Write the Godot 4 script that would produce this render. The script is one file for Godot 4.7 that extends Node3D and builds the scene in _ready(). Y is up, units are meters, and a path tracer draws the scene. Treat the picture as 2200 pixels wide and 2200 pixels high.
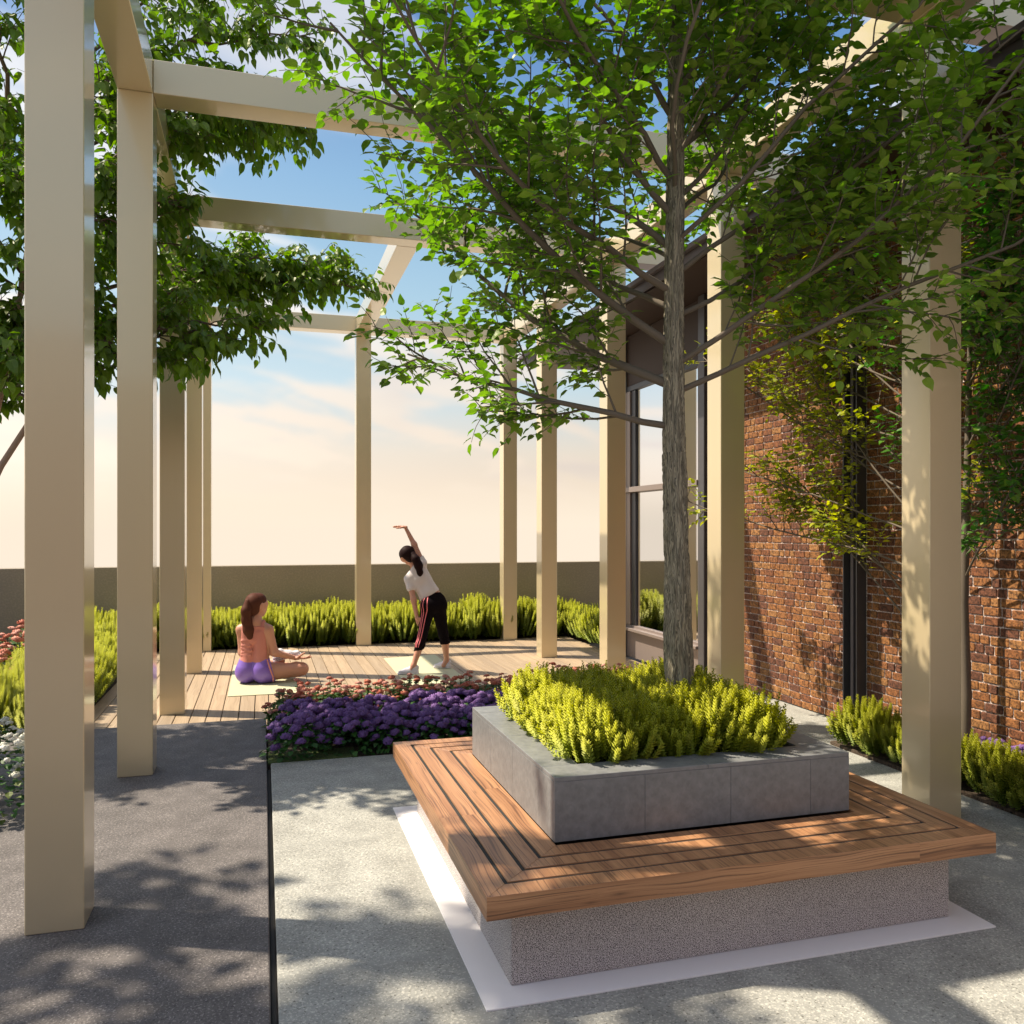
extends Node3D
# Axes: x runs across the terrace to the right, depth (d) runs along the pergola away from the camera (d = -z), y is up.

const TURN := -0.28536          # the camera looks 16.35 degrees to the right of the pergola's long axis
const DECK_Y := -0.109
var rng := RandomNumberGenerator.new()
var used_names := {}
var brick_tones := [Color(0.30, 0.118, 0.040), Color(0.36, 0.155, 0.048), Color(0.24, 0.088, 0.036), Color(0.38, 0.18, 0.064), Color(0.175, 0.066, 0.036), Color(0.33, 0.135, 0.044)]
var M := {}                     # materials

# ------------------------------------------------------------------ mesh builder
class MB:
	var v := PackedVector3Array()
	var n := PackedVector3Array()
	var uv := PackedVector2Array()
	var c := PackedColorArray()
	var i := PackedInt32Array()
	var colored := false
	func vert(p: Vector3, nn: Vector3, t := Vector2.ZERO, col := Color.WHITE) -> int:
		v.append(p); n.append(nn); uv.append(t)
		if colored: c.append(col)
		return v.size() - 1
	func tri(a: int, b: int, d: int) -> void:   # counter-clockwise seen from outside
		i.append(a); i.append(d); i.append(b)
	func quad(a: Vector3, b: Vector3, d: Vector3, e: Vector3, col := Color.WHITE, t := []) -> void:
		var nn := (b - a).cross(d - a).normalized()
		if nn == Vector3.ZERO: nn = (d - a).cross(e - a).normalized()
		var k := v.size()
		var pts := [a, b, d, e]
		for j in 4:
			vert(pts[j], nn, t[j] if t.size() == 4 else Vector2.ZERO, col)
		tri(k, k + 1, k + 2); tri(k, k + 2, k + 3)
	func face(pts: Array, away: Vector3, off := Vector2.ZERO, grain := 0) -> void:   # a convex face turned away from a point inside
		var nn: Vector3 = (pts[1] - pts[0]).cross(pts[2] - pts[0]).normalized()
		if nn.dot(pts[0] - away) < 0.0:
			pts = pts.duplicate(); pts.reverse(); nn = -nn
		var k := v.size()
		var ax := nn.abs().max_axis_index()
		for p in pts:
			var q: Vector3 = p
			var t: Vector2
			if grain == 0: t = Vector2(q.x, q.y if ax == 2 else q.z) if ax != 0 else Vector2(q.z, q.y)
			elif grain == 1: t = Vector2(q.y, q.x if ax == 2 else q.z)
			else: t = Vector2(q.z, q.x if ax == 1 else q.y) if ax != 2 else Vector2(q.x, q.y)
			vert(q, nn, t + off)
		for j in range(2, pts.size()):
			tri(k, k + j - 1, k + j)
	func box(center: Vector3, size: Vector3, b := 0.004, off := Vector2.ZERO, grain := 0) -> void:
		var h := size * 0.5
		var P := {}
		for sx in [-1, 1]:
			for sy in [-1, 1]:
				for sz in [-1, 1]:
					P[[sx, sy, sz, 0]] = center + Vector3(sx * h.x, sy * (h.y - b), sz * (h.z - b))
					P[[sx, sy, sz, 1]] = center + Vector3(sx * (h.x - b), sy * h.y, sz * (h.z - b))
					P[[sx, sy, sz, 2]] = center + Vector3(sx * (h.x - b), sy * (h.y - b), sz * h.z)
		var ring := [[-1, -1], [1, -1], [1, 1], [-1, 1]]
		for s in [-1, 1]:
			var f0 := []; var f1 := []; var f2 := []
			for r in ring:
				f0.append(P[[s, r[0], r[1], 0]]); f1.append(P[[r[0], s, r[1], 1]]); f2.append(P[[r[0], r[1], s, 2]])
			face(f0, center, off, grain); face(f1, center, off, grain); face(f2, center, off, grain)
		if b <= 0.0: return
		for s in [-1, 1]:
			for t in [-1, 1]:
				face([P[[s, t, -1, 0]], P[[s, t, 1, 0]], P[[s, t, 1, 1]], P[[s, t, -1, 1]]], center, off, grain)
				face([P[[s, -1, t, 0]], P[[s, 1, t, 0]], P[[s, 1, t, 2]], P[[s, -1, t, 2]]], center, off, grain)
				face([P[[-1, s, t, 1]], P[[1, s, t, 1]], P[[1, s, t, 2]], P[[-1, s, t, 2]]], center, off, grain)
				for u in [-1, 1]:
					face([P[[s, t, u, 0]], P[[s, t, u, 1]], P[[s, t, u, 2]]], center, off, grain)
	func prism(poly: Array, y0: float, y1: float, off := Vector2.ZERO, b := 0.003) -> void:   # convex polygon (x, z) from y0 to y1 with an eased top edge
		var mid := Vector2.ZERO
		for p in poly: mid += p
		mid /= poly.size()
		var c3 := Vector3(mid.x, (y0 + y1) * 0.5, mid.y)
		var top := []; var bot := []; var m := poly.size()
		for j in m:
			var p: Vector2 = poly[j]
			var e0: Vector2 = (p - poly[(j + m - 1) % m]).normalized()
			var e1: Vector2 = (poly[(j + 1) % m] - p).normalized()
			var q := p + (e1 - e0).normalized() * b * 1.4
			top.append(Vector3(q.x, y1, q.y)); bot.append(Vector3(p.x, y0, p.y))
		face(top, c3, off, 2); face(bot, c3, off, 2)
		for j in m:
			var k := (j + 1) % m
			var along: bool = absf(poly[k].x - poly[j].x) > absf(poly[k].y - poly[j].y)
			var a1 := Vector3(poly[j].x, y1 - b, poly[j].y); var a2 := Vector3(poly[k].x, y1 - b, poly[k].y)
			face([bot[j], bot[k], a2, a1], c3, off, 0 if along else 2)
			face([a1, a2, top[k], top[j]], c3, off, 0 if along else 2)
	func tube(pts: Array, rad: Array, sides: int, cap := true, vscale := 1.0) -> void:
		var m := pts.size()
		var base := v.size()
		var side := Vector3.ZERO
		var len := 0.0
		for j in m:
			var t: Vector3 = (pts[mini(j + 1, m - 1)] - pts[maxi(j - 1, 0)]).normalized()
			if side == Vector3.ZERO:
				side = t.cross(Vector3.UP if absf(t.y) < 0.9 else Vector3.RIGHT).normalized()
			side = (side - t * side.dot(t)).normalized()
			var up := t.cross(side)
			if j > 0: len += (pts[j] - pts[j - 1]).length()
			for k in sides + 1:
				var a := TAU * k / sides
				var d := side * cos(a) + up * sin(a)
				vert(pts[j] + d * rad[j], d, Vector2(float(k) / sides, len * vscale))
		for j in m - 1:
			for k in sides:
				var a := base + j * (sides + 1) + k
				var b := a + sides + 1
				tri(a, a + 1, b + 1); tri(a, b + 1, b)
		if cap:
			var t2: Vector3 = (pts[m - 1] - pts[m - 2]).normalized()
			var e := vert(pts[m - 1] + t2 * rad[m - 1] * 0.6, t2)
			for k in sides:
				tri(base + (m - 1) * (sides + 1) + k, base + (m - 1) * (sides + 1) + k + 1, e)
	func add(o: MB, x: Transform3D, col := Color.WHITE, use := false) -> void:
		var k := v.size()
		for j in o.v.size():
			v.append(x * o.v[j]); n.append((x.basis * o.n[j]).normalized()); uv.append(o.uv[j])
			if colored: c.append(col * o.c[j] if o.colored else col)
		for j in o.i.size(): i.append(o.i[j] + k)
	func mesh() -> ArrayMesh:
		var a := []
		a.resize(Mesh.ARRAY_MAX)
		a[Mesh.ARRAY_VERTEX] = v; a[Mesh.ARRAY_NORMAL] = n; a[Mesh.ARRAY_TEX_UV] = uv; a[Mesh.ARRAY_INDEX] = i
		if colored: a[Mesh.ARRAY_COLOR] = c
		var out := ArrayMesh.new()
		out.add_surface_from_arrays(Mesh.PRIMITIVE_TRIANGLES, a)
		return out

# ------------------------------------------------------------------ scene helpers
func P(x: float, y: float, d: float) -> Vector3:
	return Vector3(x, y, -d)

func numbered(called: String) -> String:
	var k: int = used_names.get(called, 0)
	used_names[called] = k + 1
	return called if k == 0 else "%s_%03d" % [called, k]

func meta(o: Node, label := "", category := "", group := "", kind := "") -> Node:
	if label: o.set_meta("label", label)
	if category: o.set_meta("category", category)
	if group: o.set_meta("group", group)
	if kind: o.set_meta("kind", kind)
	return o

func thing(called: String, label: String, category: String, at := Vector3.ZERO, turn := 0.0, group := "") -> Node3D:
	var o := Node3D.new()
	o.name = numbered(called)
	add_child(o)
	o.position = at; o.rotation.y = turn
	meta(o, label, category, group)
	return o

func part(called: String, mesh: Mesh, mat: Material, parent: Node, x := Transform3D.IDENTITY, kind := "") -> MeshInstance3D:
	var o := MeshInstance3D.new()
	o.name = called if parent != self else numbered(called)
	o.mesh = mesh; o.material_override = mat; o.transform = x
	parent.add_child(o, true)
	if kind: o.set_meta("kind", kind)
	return o

func many(called: String, mesh: Mesh, mat: Material, parent: Node, xs: Array, cols := []) -> MultiMeshInstance3D:
	var mm := MultiMesh.new()
	mm.transform_format = MultiMesh.TRANSFORM_3D
	mm.use_colors = cols.size() > 0
	mm.mesh = mesh
	mm.instance_count = xs.size()
	for k in xs.size():
		mm.set_instance_transform(k, xs[k])
		if cols.size(): mm.set_instance_color(k, cols[k])
	var o := MultiMeshInstance3D.new()
	o.name = called; o.multimesh = mm; o.material_override = mat
	parent.add_child(o, true)
	o.set_meta("kind", "stuff")
	return o

func bevel(center: Vector3, size: Vector3, b := 0.004, off := Vector2.ZERO, grain := 0) -> ArrayMesh:
	var m := MB.new()
	m.box(center, size, b, off, grain)
	return m.mesh()

func span(x0: float, x1: float, y0: float, y1: float, d0: float, d1: float, b := 0.004, off := Vector2.ZERO, grain := 0) -> ArrayMesh:
	return bevel(P((x0 + x1) / 2, (y0 + y1) / 2, (d0 + d1) / 2), Vector3(absf(x1 - x0), absf(y1 - y0), absf(d1 - d0)), b, off, grain)

# ------------------------------------------------------------------ textures and materials
func noise(seed_: int, freq: float, oct := 4, kind := FastNoiseLite.TYPE_SIMPLEX_SMOOTH) -> FastNoiseLite:
	var f := FastNoiseLite.new()
	f.seed = seed_; f.noise_type = kind; f.frequency = freq
	f.fractal_type = FastNoiseLite.FRACTAL_FBM if oct > 1 else FastNoiseLite.FRACTAL_NONE
	f.fractal_octaves = oct
	return f

func field(seed_: int, freq: float, size: int, oct := 4, kind := FastNoiseLite.TYPE_SIMPLEX_SMOOTH) -> PackedByteArray:
	var im := noise(seed_, freq, oct, kind).get_seamless_image(size, size)
	im.convert(Image.FORMAT_L8)
	return im.get_data()

func texture(size_x: int, size_y: int, data: PackedByteArray) -> ImageTexture:
	var im := Image.create_from_data(size_x, size_y, false, Image.FORMAT_RGB8, data)
	im.generate_mipmaps()
	return ImageTexture.create_from_image(im)

func srgb8(v: float) -> int:
	v = clampf(v, 0.0, 1.0)
	return int(255.0 * (12.92 * v if v < 0.0031308 else 1.055 * pow(v, 1.0 / 2.4) - 0.055))

func bump_of(h: PackedByteArray, size: int, strength: float) -> ImageTexture:
	var im := Image.create_from_data(size, size, false, Image.FORMAT_L8, h)
	im.convert(Image.FORMAT_RGBA8)
	im.bump_map_to_normal_map(strength)
	im.generate_mipmaps()
	return ImageTexture.create_from_image(im)

# stone made of grains: base colour, pale grains, dark grains, cloudy tone
func grainy(seed_: int, size: int, base: Color, pale: Color, dark: Color, f_fine: float, f_cloud: float, p_pale: float, p_dark: float, cloud: float) -> Array:
	var a := field(seed_, f_fine, size, 2)
	var b := field(seed_ + 1, f_fine * 0.55, size, 1, FastNoiseLite.TYPE_CELLULAR)
	var cl := field(seed_ + 2, f_cloud, size, 4)
	var big := field(seed_ + 3, f_fine * 0.8, size, 2)
	var data := PackedByteArray(); data.resize(size * size * 3)
	var h := PackedByteArray(); h.resize(size * size)
	for k in size * size:
		var x := a[k] / 255.0
		var y := big[k] / 255.0
		var m := 1.0 + (cl[k] / 255.0 - 0.5) * cloud
		var wp := smoothstep(1.0 - p_pale, 1.0 - p_pale + 0.12, x)
		var wd := smoothstep(1.0 - p_dark, 1.0 - p_dark + 0.12, y)
		var t := 0.86 + 0.28 * b[k] / 255.0
		data[k * 3] = srgb8(lerpf(lerpf(base.r, pale.r, wp), dark.r, wd) * m * t)
		data[k * 3 + 1] = srgb8(lerpf(lerpf(base.g, pale.g, wp), dark.g, wd) * m * t)
		data[k * 3 + 2] = srgb8(lerpf(lerpf(base.b, pale.b, wp), dark.b, wd) * m * t)
		h[k] = int(clampf(128 + (x - 0.5) * 150 - wd * 60, 0, 255))
	return [texture(size, size, data), bump_of(h, size, 3.0)]

func timber(seed_: int, w: int, h: int, light: Color, deep: Color, vein: Color, knots: int, streak := 1.0) -> ImageTexture:
	var slow := noise(seed_, 0.006, 2)
	var fine := noise(seed_ + 1, 0.11, 3)
	var warp := noise(seed_ + 2, 0.008, 2)
	var r := RandomNumberGenerator.new(); r.seed = seed_
	var kn := []
	for k in knots: kn.append(Vector3(r.randf() * w, r.randf() * h, r.randf_range(2, 4.5)))
	var data := PackedByteArray(); data.resize(w * h * 3)
	for y in h:
		for x in w:
			var yy := y + warp.get_noise_2d(x * 0.35, y * 0.7) * 14.0
			var g := 0.5 + 0.5 * slow.get_noise_2d(x * 0.13, yy * 3.0)
			var f := fine.get_noise_2d(x * 0.03, yy * 2.6)
			var t := clampf(g * 1.1 - 0.05 + f * 0.32 * streak, 0.0, 1.0)
			var ve := smoothstep(0.16, 0.42, fine.get_noise_2d(x * 0.02 + 900.0, yy * 1.1)) * 0.55 * streak
			for q in kn:
				var e := Vector2((x - q.x) * 0.35, y - q.y).length()
				if e < q.z * 3.0: ve = maxf(ve, pow(1.0 - e / (q.z * 3.0), 2.0) * 0.8)
			var k := (y * w + x) * 3
			data[k] = srgb8(lerpf(lerpf(deep.r, light.r, t), vein.r, ve))
			data[k + 1] = srgb8(lerpf(lerpf(deep.g, light.g, t), vein.g, ve))
			data[k + 2] = srgb8(lerpf(lerpf(deep.b, light.b, t), vein.b, ve))
	return texture(w, h, data)

func mat(color: Color, rough := 0.7, metal := 0.0, tex: Texture2D = null, normal: Texture2D = null, nscale := 1.0) -> StandardMaterial3D:
	var m := StandardMaterial3D.new()
	m.albedo_color = color.linear_to_srgb()
	m.roughness = rough; m.metallic = metal
	m.cull_mode = BaseMaterial3D.CULL_DISABLED
	if tex: m.albedo_texture = tex
	if normal:
		m.normal_enabled = true; m.normal_texture = normal; m.normal_scale = nscale
	return m

func tri(m: StandardMaterial3D, scale: float, world := true) -> StandardMaterial3D:
	m.uv1_triplanar = true; m.uv1_world_triplanar = world
	m.uv1_scale = Vector3.ONE * scale
	return m

func leafy(color: Color, back: Color, rough := 0.45) -> StandardMaterial3D:
	var m := mat(color, rough)
	m.vertex_color_use_as_albedo = true
	m.backlight_enabled = true; m.backlight = back
	return m

func materials() -> void:
	var g := grainy(11, 1024, Color(0.295, 0.302, 0.290), Color(0.46, 0.46, 0.43), Color(0.12, 0.12, 0.11), 0.085, 0.004, 0.40, 0.27, 0.40)
	M.pavement = tri(mat(Color.WHITE, 0.85, 0, g[0], g[1], 0.7), 0.66)
	g = grainy(31, 1024, Color(0.108, 0.099, 0.101), Color(0.24, 0.225, 0.223), Color(0.055, 0.051, 0.056), 0.075, 0.004, 0.36, 0.33, 0.5)
	M.walkway = tri(mat(Color.WHITE, 0.75, 0, g[0], g[1], 0.8), 0.85)
	g = grainy(51, 512, Color(0.40, 0.365, 0.365), Color(0.80, 0.76, 0.76), Color(0.045, 0.04, 0.042), 0.11, 0.008, 0.44, 0.43, 0.10)
	M.granite = tri(mat(Color.WHITE, 0.55, 0, g[0], g[1], 0.25), 3.5)
	g = grainy(71, 512, Color(0.195, 0.205, 0.218), Color(0.21, 0.218, 0.23), Color(0.18, 0.191, 0.203), 0.12, 0.005, 0.45, 0.4, 0.16)
	M.porcelain = tri(mat(Color.WHITE, 0.42, 0, g[0], g[1], 0.06), 0.6)
	g = grainy(91, 512, Color(0.060, 0.042, 0.028), Color(0.10, 0.07, 0.05), Color(0.02, 0.015, 0.01), 0.06, 0.01, 0.4, 0.4, 0.6)
	M.soil = tri(mat(Color.WHITE, 0.95, 0, g[0], g[1], 1.6), 1.0)
	g = grainy(95, 512, Color(0.055, 0.085, 0.018), Color(0.10, 0.14, 0.03), Color(0.02, 0.035, 0.008), 0.09, 0.01, 0.4, 0.4, 0.6)
	M.lawn = tri(mat(Color.WHITE, 0.95, 0, g[0], g[1], 1.6), 1.2)
	g = grainy(111, 512, Color(0.30, 0.255, 0.195), Color(0.305, 0.26, 0.20), Color(0.29, 0.247, 0.188), 0.25, 0.004, 0.4, 0.4, 0.08)
	M.render = tri(mat(Color.WHITE, 0.6, 0, g[0], g[1], 0.08), 0.5)
	g = grainy(131, 512, Color(0.66, 0.66, 0.66), Color(0.95, 0.92, 0.86), Color(0.28, 0.26, 0.25), 0.03, 0.014, 0.45, 0.40, 1.3)
	M.brick = []
	for k in 6:
		var bc: Color = brick_tones[k]
		var bm := tri(mat(bc, 0.8, 0, g[0], g[1], 0.9), 2.6)
		M.brick.append(bm)
	M.brick_many = tri(mat(Color.WHITE, 0.8, 0, g[0], g[1], 0.9), 2.6)
	M.brick_many.vertex_color_use_as_albedo = true
	M.mortar = tri(mat(Color(0.80, 0.70, 0.68), 0.9, 0, g[0], g[1], 0.8), 3.0)
	M.white_slab = mat(Color(0.80, 0.79, 0.82), 0.6)
	M.wood = mat(Color.WHITE, 0.42, 0, timber(7, 1024, 512, Color(0.49, 0.262, 0.132), Color(0.255, 0.118, 0.056), Color(0.10, 0.045, 0.024), 20, 1.35))
	M.wood.uv1_scale = Vector3(0.38, 1.5, 1)
	M.deck = []
	var dk := timber(8, 1024, 512, Color(0.41, 0.32, 0.225), Color(0.31, 0.235, 0.16), Color(0.20, 0.145, 0.095), 6, 0.8)
	for k in 4:
		var t: float = [0.92, 1.0, 0.84, 1.06][k]
		var dm := mat(Color(t, t * [1.0, 0.98, 1.0, 0.97][k], t * [1.0, 0.95, 1.02, 0.94][k]), 0.6, 0, dk)
		dm.uv1_scale = Vector3(0.3, 1.0, 1)
		M.deck.append(dm)
	M.champagne = mat(Color(0.69, 0.58, 0.375), 0.36, 0.42)
	M.champagne.clearcoat_enabled = true; M.champagne.clearcoat = 1.0; M.champagne.clearcoat_roughness = 0.09
	M.steel = mat(Color(0.115, 0.112, 0.125), 0.4, 0.5)
	M.frame = mat(Color(0.30, 0.25, 0.235), 0.38, 0.45)
	M.dark_frame = mat(Color(0.045, 0.047, 0.06), 0.35, 0.3)
	M.glass = mat(Color(0.76, 0.77, 0.80), 0.03, 1.0)
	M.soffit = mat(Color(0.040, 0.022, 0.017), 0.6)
	M.fascia = mat(Color(0.10, 0.087, 0.098), 0.5, 0.2)
	M.inner = mat(Color(0.055, 0.038, 0.032), 0.8)
	M.rear = mat(Color(0.20, 0.10, 0.06), 0.85)
	M.channel = mat(Color(0.07, 0.067, 0.066), 0.9)
	M.gap = mat(Color(0.03, 0.03, 0.03), 0.95)
	# bark: pale plates over dark furrows
	var bw := 512; var bh := 512
	var n1 := field(201, 0.02, 512, 3)
	var rid := noise(203, 0.02, 3)
	var bd := PackedByteArray(); bd.resize(bw * bh * 3)
	for y in bh:
		for x in bw:
			var wx := x + rid.get_noise_2d(x * 0.5, y * 0.5) * 30.0
			var a := TAU * wx / bw
			var r := 1.0 - absf(rid.get_noise_3d(cos(a) * 230.0, y * 0.30, sin(a) * 230.0)) * 2.6
			var s := clampf(1.0 - r * 0.9, 0.0, 1.0)
			var t := n1[y * bw + x] / 255.0
			var k := (y * bw + x) * 3
			bd[k] = srgb8(lerpf(0.058, 0.36 + 0.12 * t, s)); bd[k + 1] = srgb8(lerpf(0.052, 0.315 + 0.12 * t, s)); bd[k + 2] = srgb8(lerpf(0.045, 0.25 + 0.11 * t, s))
	M.bark = mat(Color(0.80, 0.80, 0.73), 0.9, 0, texture(bw, bh, bd))
	M.bark.uv1_scale = Vector3(2, 1.2, 1)
	M.branch = mat(Color(0.135, 0.11, 0.085), 0.85)
	M.branch_dark = mat(Color(0.11, 0.075, 0.055), 0.85)
	M.branch_pale = mat(Color(0.38, 0.27, 0.20), 0.85)
	M.leaf = leafy(Color(1, 1, 1), Color(0.6, 0.9, 0.10))
	M.leaf.roughness = 0.42
	M.needle = leafy(Color(1, 1, 1), Color(0.85, 0.85, 0.12), 0.55)
	M.flower = leafy(Color(1, 1, 1), Color(0.3, 0.3, 0.3), 0.7)
	M.stem = mat(Color(0.10, 0.13, 0.04), 0.8)
	M.skin = mat(Color(0.52, 0.26, 0.185), 0.5)
	M.skin.subsurf_scatter_enabled = true; M.skin.subsurf_scatter_strength = 0.08
	M.hair = mat(Color(0.085, 0.032, 0.022), 0.6)
	M.hair.metallic_specular = 0.2
	M.hair_dark = mat(Color(0.016, 0.007, 0.008), 0.62)
	M.hair_dark.metallic_specular = 0.2
	M.coral = mat(Color(0.54, 0.205, 0.17), 0.8)
	M.purple_cloth = mat(Color(0.20, 0.115, 0.50), 0.35)
	M.white_cloth = mat(Color(0.62, 0.58, 0.60), 0.85)
	M.black_cloth = mat(Color(0.008, 0.006, 0.008), 0.95)
	M.black_cloth.metallic_specular = 0.15
	M.pink = mat(Color(0.70, 0.16, 0.19), 0.6)
	M.shoe = mat(Color(0.62, 0.59, 0.66), 0.6)
	M.red = mat(Color(0.70, 0.09, 0.05), 0.5)
	M.pale_print = mat(Color(0.62, 0.60, 0.66), 0.6)
	M.grey_print = mat(Color(0.22, 0.21, 0.26), 0.6)
	M.mat_cloth = mat(Color(0.45, 0.45, 0.31), 0.8)
	M.eye_white = mat(Color(0.7, 0.7, 0.68), 0.3)
	M.lip = mat(Color(0.45, 0.14, 0.12), 0.5)
	M.nail = mat(Color(0.6, 0.36, 0.3), 0.35)

# ------------------------------------------------------------------ sky
func air(dir: Vector3, sun: Vector3, n1: FastNoiseLite, n2: FastNoiseLite) -> Color:
	var e := rad_to_deg(asin(clampf(dir.y, -1, 1)))
	var stops := [-90.0, -12.0, -4.0, 1.0, 5.0, 9.5, 15.0, 22.0, 31.0, 50.0, 90.0]
	var cols := [Color(0.79, 0.685, 0.55), Color(0.79, 0.685, 0.55), Color(0.79, 0.685, 0.55), Color(0.58, 0.45, 0.34), Color(0.58, 0.52, 0.44), Color(0.40, 0.53, 0.60), Color(0.30, 0.47, 0.60), Color(0.20, 0.37, 0.57), Color(0.085, 0.20, 0.44), Color(0.075, 0.17, 0.38), Color(0.07, 0.16, 0.36)]
	var c: Color = cols[10]
	for k in 10:
		if e <= stops[k + 1]:
			c = cols[k].lerp(cols[k + 1], clampf((e - stops[k]) / (stops[k + 1] - stops[k]), 0, 1)); break
	# thin streaked cloud on a level sheet high above
	if e > 0.5:
		var q := Vector2(dir.x, dir.z) / (dir.y + 0.16)
		var s := Vector2(q.x * 0.82 - q.y * 0.57, q.x * 0.57 + q.y * 0.82)
		var w := n2.get_noise_2d(s.x * 14.0, s.y * 14.0)
		var a := n1.get_noise_2d(s.x * 16.0 + w * 9.0, s.y * 46.0 + w * 14.0)
		var b := n2.get_noise_2d(q.x * 22.0 + 300.0, q.y * 22.0)
		var cover := smoothstep(-0.16, 0.26, a * 0.8 + b * 0.55)
		cover *= lerpf(0.88, 0.72, smoothstep(14.0, 34.0, e)) * smoothstep(0.5, 6.0, e)
		var warm := Color(0.66, 0.56, 0.46).lerp(Color(0.78, 0.76, 0.74), smoothstep(4.0, 20.0, e))
		var under := Color(0.50, 0.44, 0.41).lerp(Color(0.56, 0.58, 0.63), smoothstep(6.0, 24.0, e))
		c = c.lerp(warm.lerp(under, smoothstep(0.0, 0.5, w + 0.25 * b)), cover)
	# forward scatter round the sun and along the haze below it
	var cs := dir.dot(sun)
	var flat := Vector2(dir.x, dir.z).normalized().dot(Vector2(sun.x, sun.z).normalized())
	var glow := pow(clampf(cs, 0, 1), 5.0) * 0.55 + pow(clampf(cs, 0, 1), 40.0) * 1.6
	var low := pow(clampf(flat * 0.5 + 0.5, 0, 1), 3.0) * exp(-absf(e) / 9.5) * 0.95
	if e < 0.0: low = 0.0
	var haze := smoothstep(5.0, 0.0, e)
	return (c.lerp(Color(0.79, 0.685, 0.55), haze) + (1.0 - haze) * (Color(1.0, 0.93, 0.82) * glow + Color(0.92, 0.80, 0.66).lerp(Color(0.9, 0.88, 0.84), clampf(e / 25.0, 0, 1)) * low)) * 0.74

func make_sky(sun: Vector3) -> Sky:
	var w := 1536; var h := 768
	var n1 := noise(5, 0.05, 4); var n2 := noise(6, 0.03, 4)
	var data := PackedFloat32Array(); data.resize(w * h * 3)
	var k := 0
	for y in h:
		var th := PI * (y + 0.5) / h
		var st := sin(th); var ct := cos(th)
		for x in w:
			var ph := TAU * (x + 0.5) / w
			var c := air(Vector3(st * sin(ph), ct, -st * cos(ph)), sun, n1, n2)
			data[k] = c.r; data[k + 1] = c.g; data[k + 2] = c.b
			k += 3
	var im := Image.create_from_data(w, h, false, Image.FORMAT_RGBF, data.to_byte_array())
	var pm := PanoramaSkyMaterial.new()
	pm.panorama = ImageTexture.create_from_image(im)
	var s := Sky.new()
	s.sky_material = pm
	return s

func light_and_camera() -> void:
	var cam := Camera3D.new()
	cam.name = "camera"
	add_child(cam)
	cam.position = Vector3(0, 1.9, 0)
	cam.rotation.y = TURN
	cam.keep_aspect = Camera3D.KEEP_HEIGHT
	cam.set_frustum(0.1 * 2200.0 / 1820.0, Vector2(0, 0.1 * 34.0 / 1820.0), 0.1, 400.0)
	cam.current = true
	var az := deg_to_rad(24.0); var el := deg_to_rad(55.0)
	var sun := Vector3(-cos(az) * cos(el), sin(el), -sin(az) * cos(el))
	var lamp := DirectionalLight3D.new()
	lamp.name = "sun"
	add_child(lamp)
	lamp.look_at_from_position(sun * 50.0, Vector3.ZERO)
	lamp.light_color = Color(1.0, 0.935, 0.83)
	lamp.light_energy = 1.6
	lamp.light_angular_distance = 0.6
	lamp.shadow_enabled = true
	var we := WorldEnvironment.new()
	we.name = "world"
	var e := Environment.new()
	e.background_mode = Environment.BG_SKY
	e.sky = make_sky(sun)
	e.tonemap_mode = Environment.TONE_MAPPER_LINEAR
	e.tonemap_exposure = 1.72
	e.ambient_light_source = Environment.AMBIENT_SOURCE_SKY
	e.sdfgi_enabled = true; e.ssao_enabled = true; e.ssil_enabled = true
	we.environment = e
	add_child(we)

# ------------------------------------------------------------------ setting
func flat(called: String, x0: float, x1: float, y0: float, y1: float, d0: float, d1: float, m: Material) -> MeshInstance3D:
	var o := part(called, span(x0, x1, y0, y1, d0, d1, 0.006), m, self)
	o.set_meta("kind", "structure")
	return o

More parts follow.
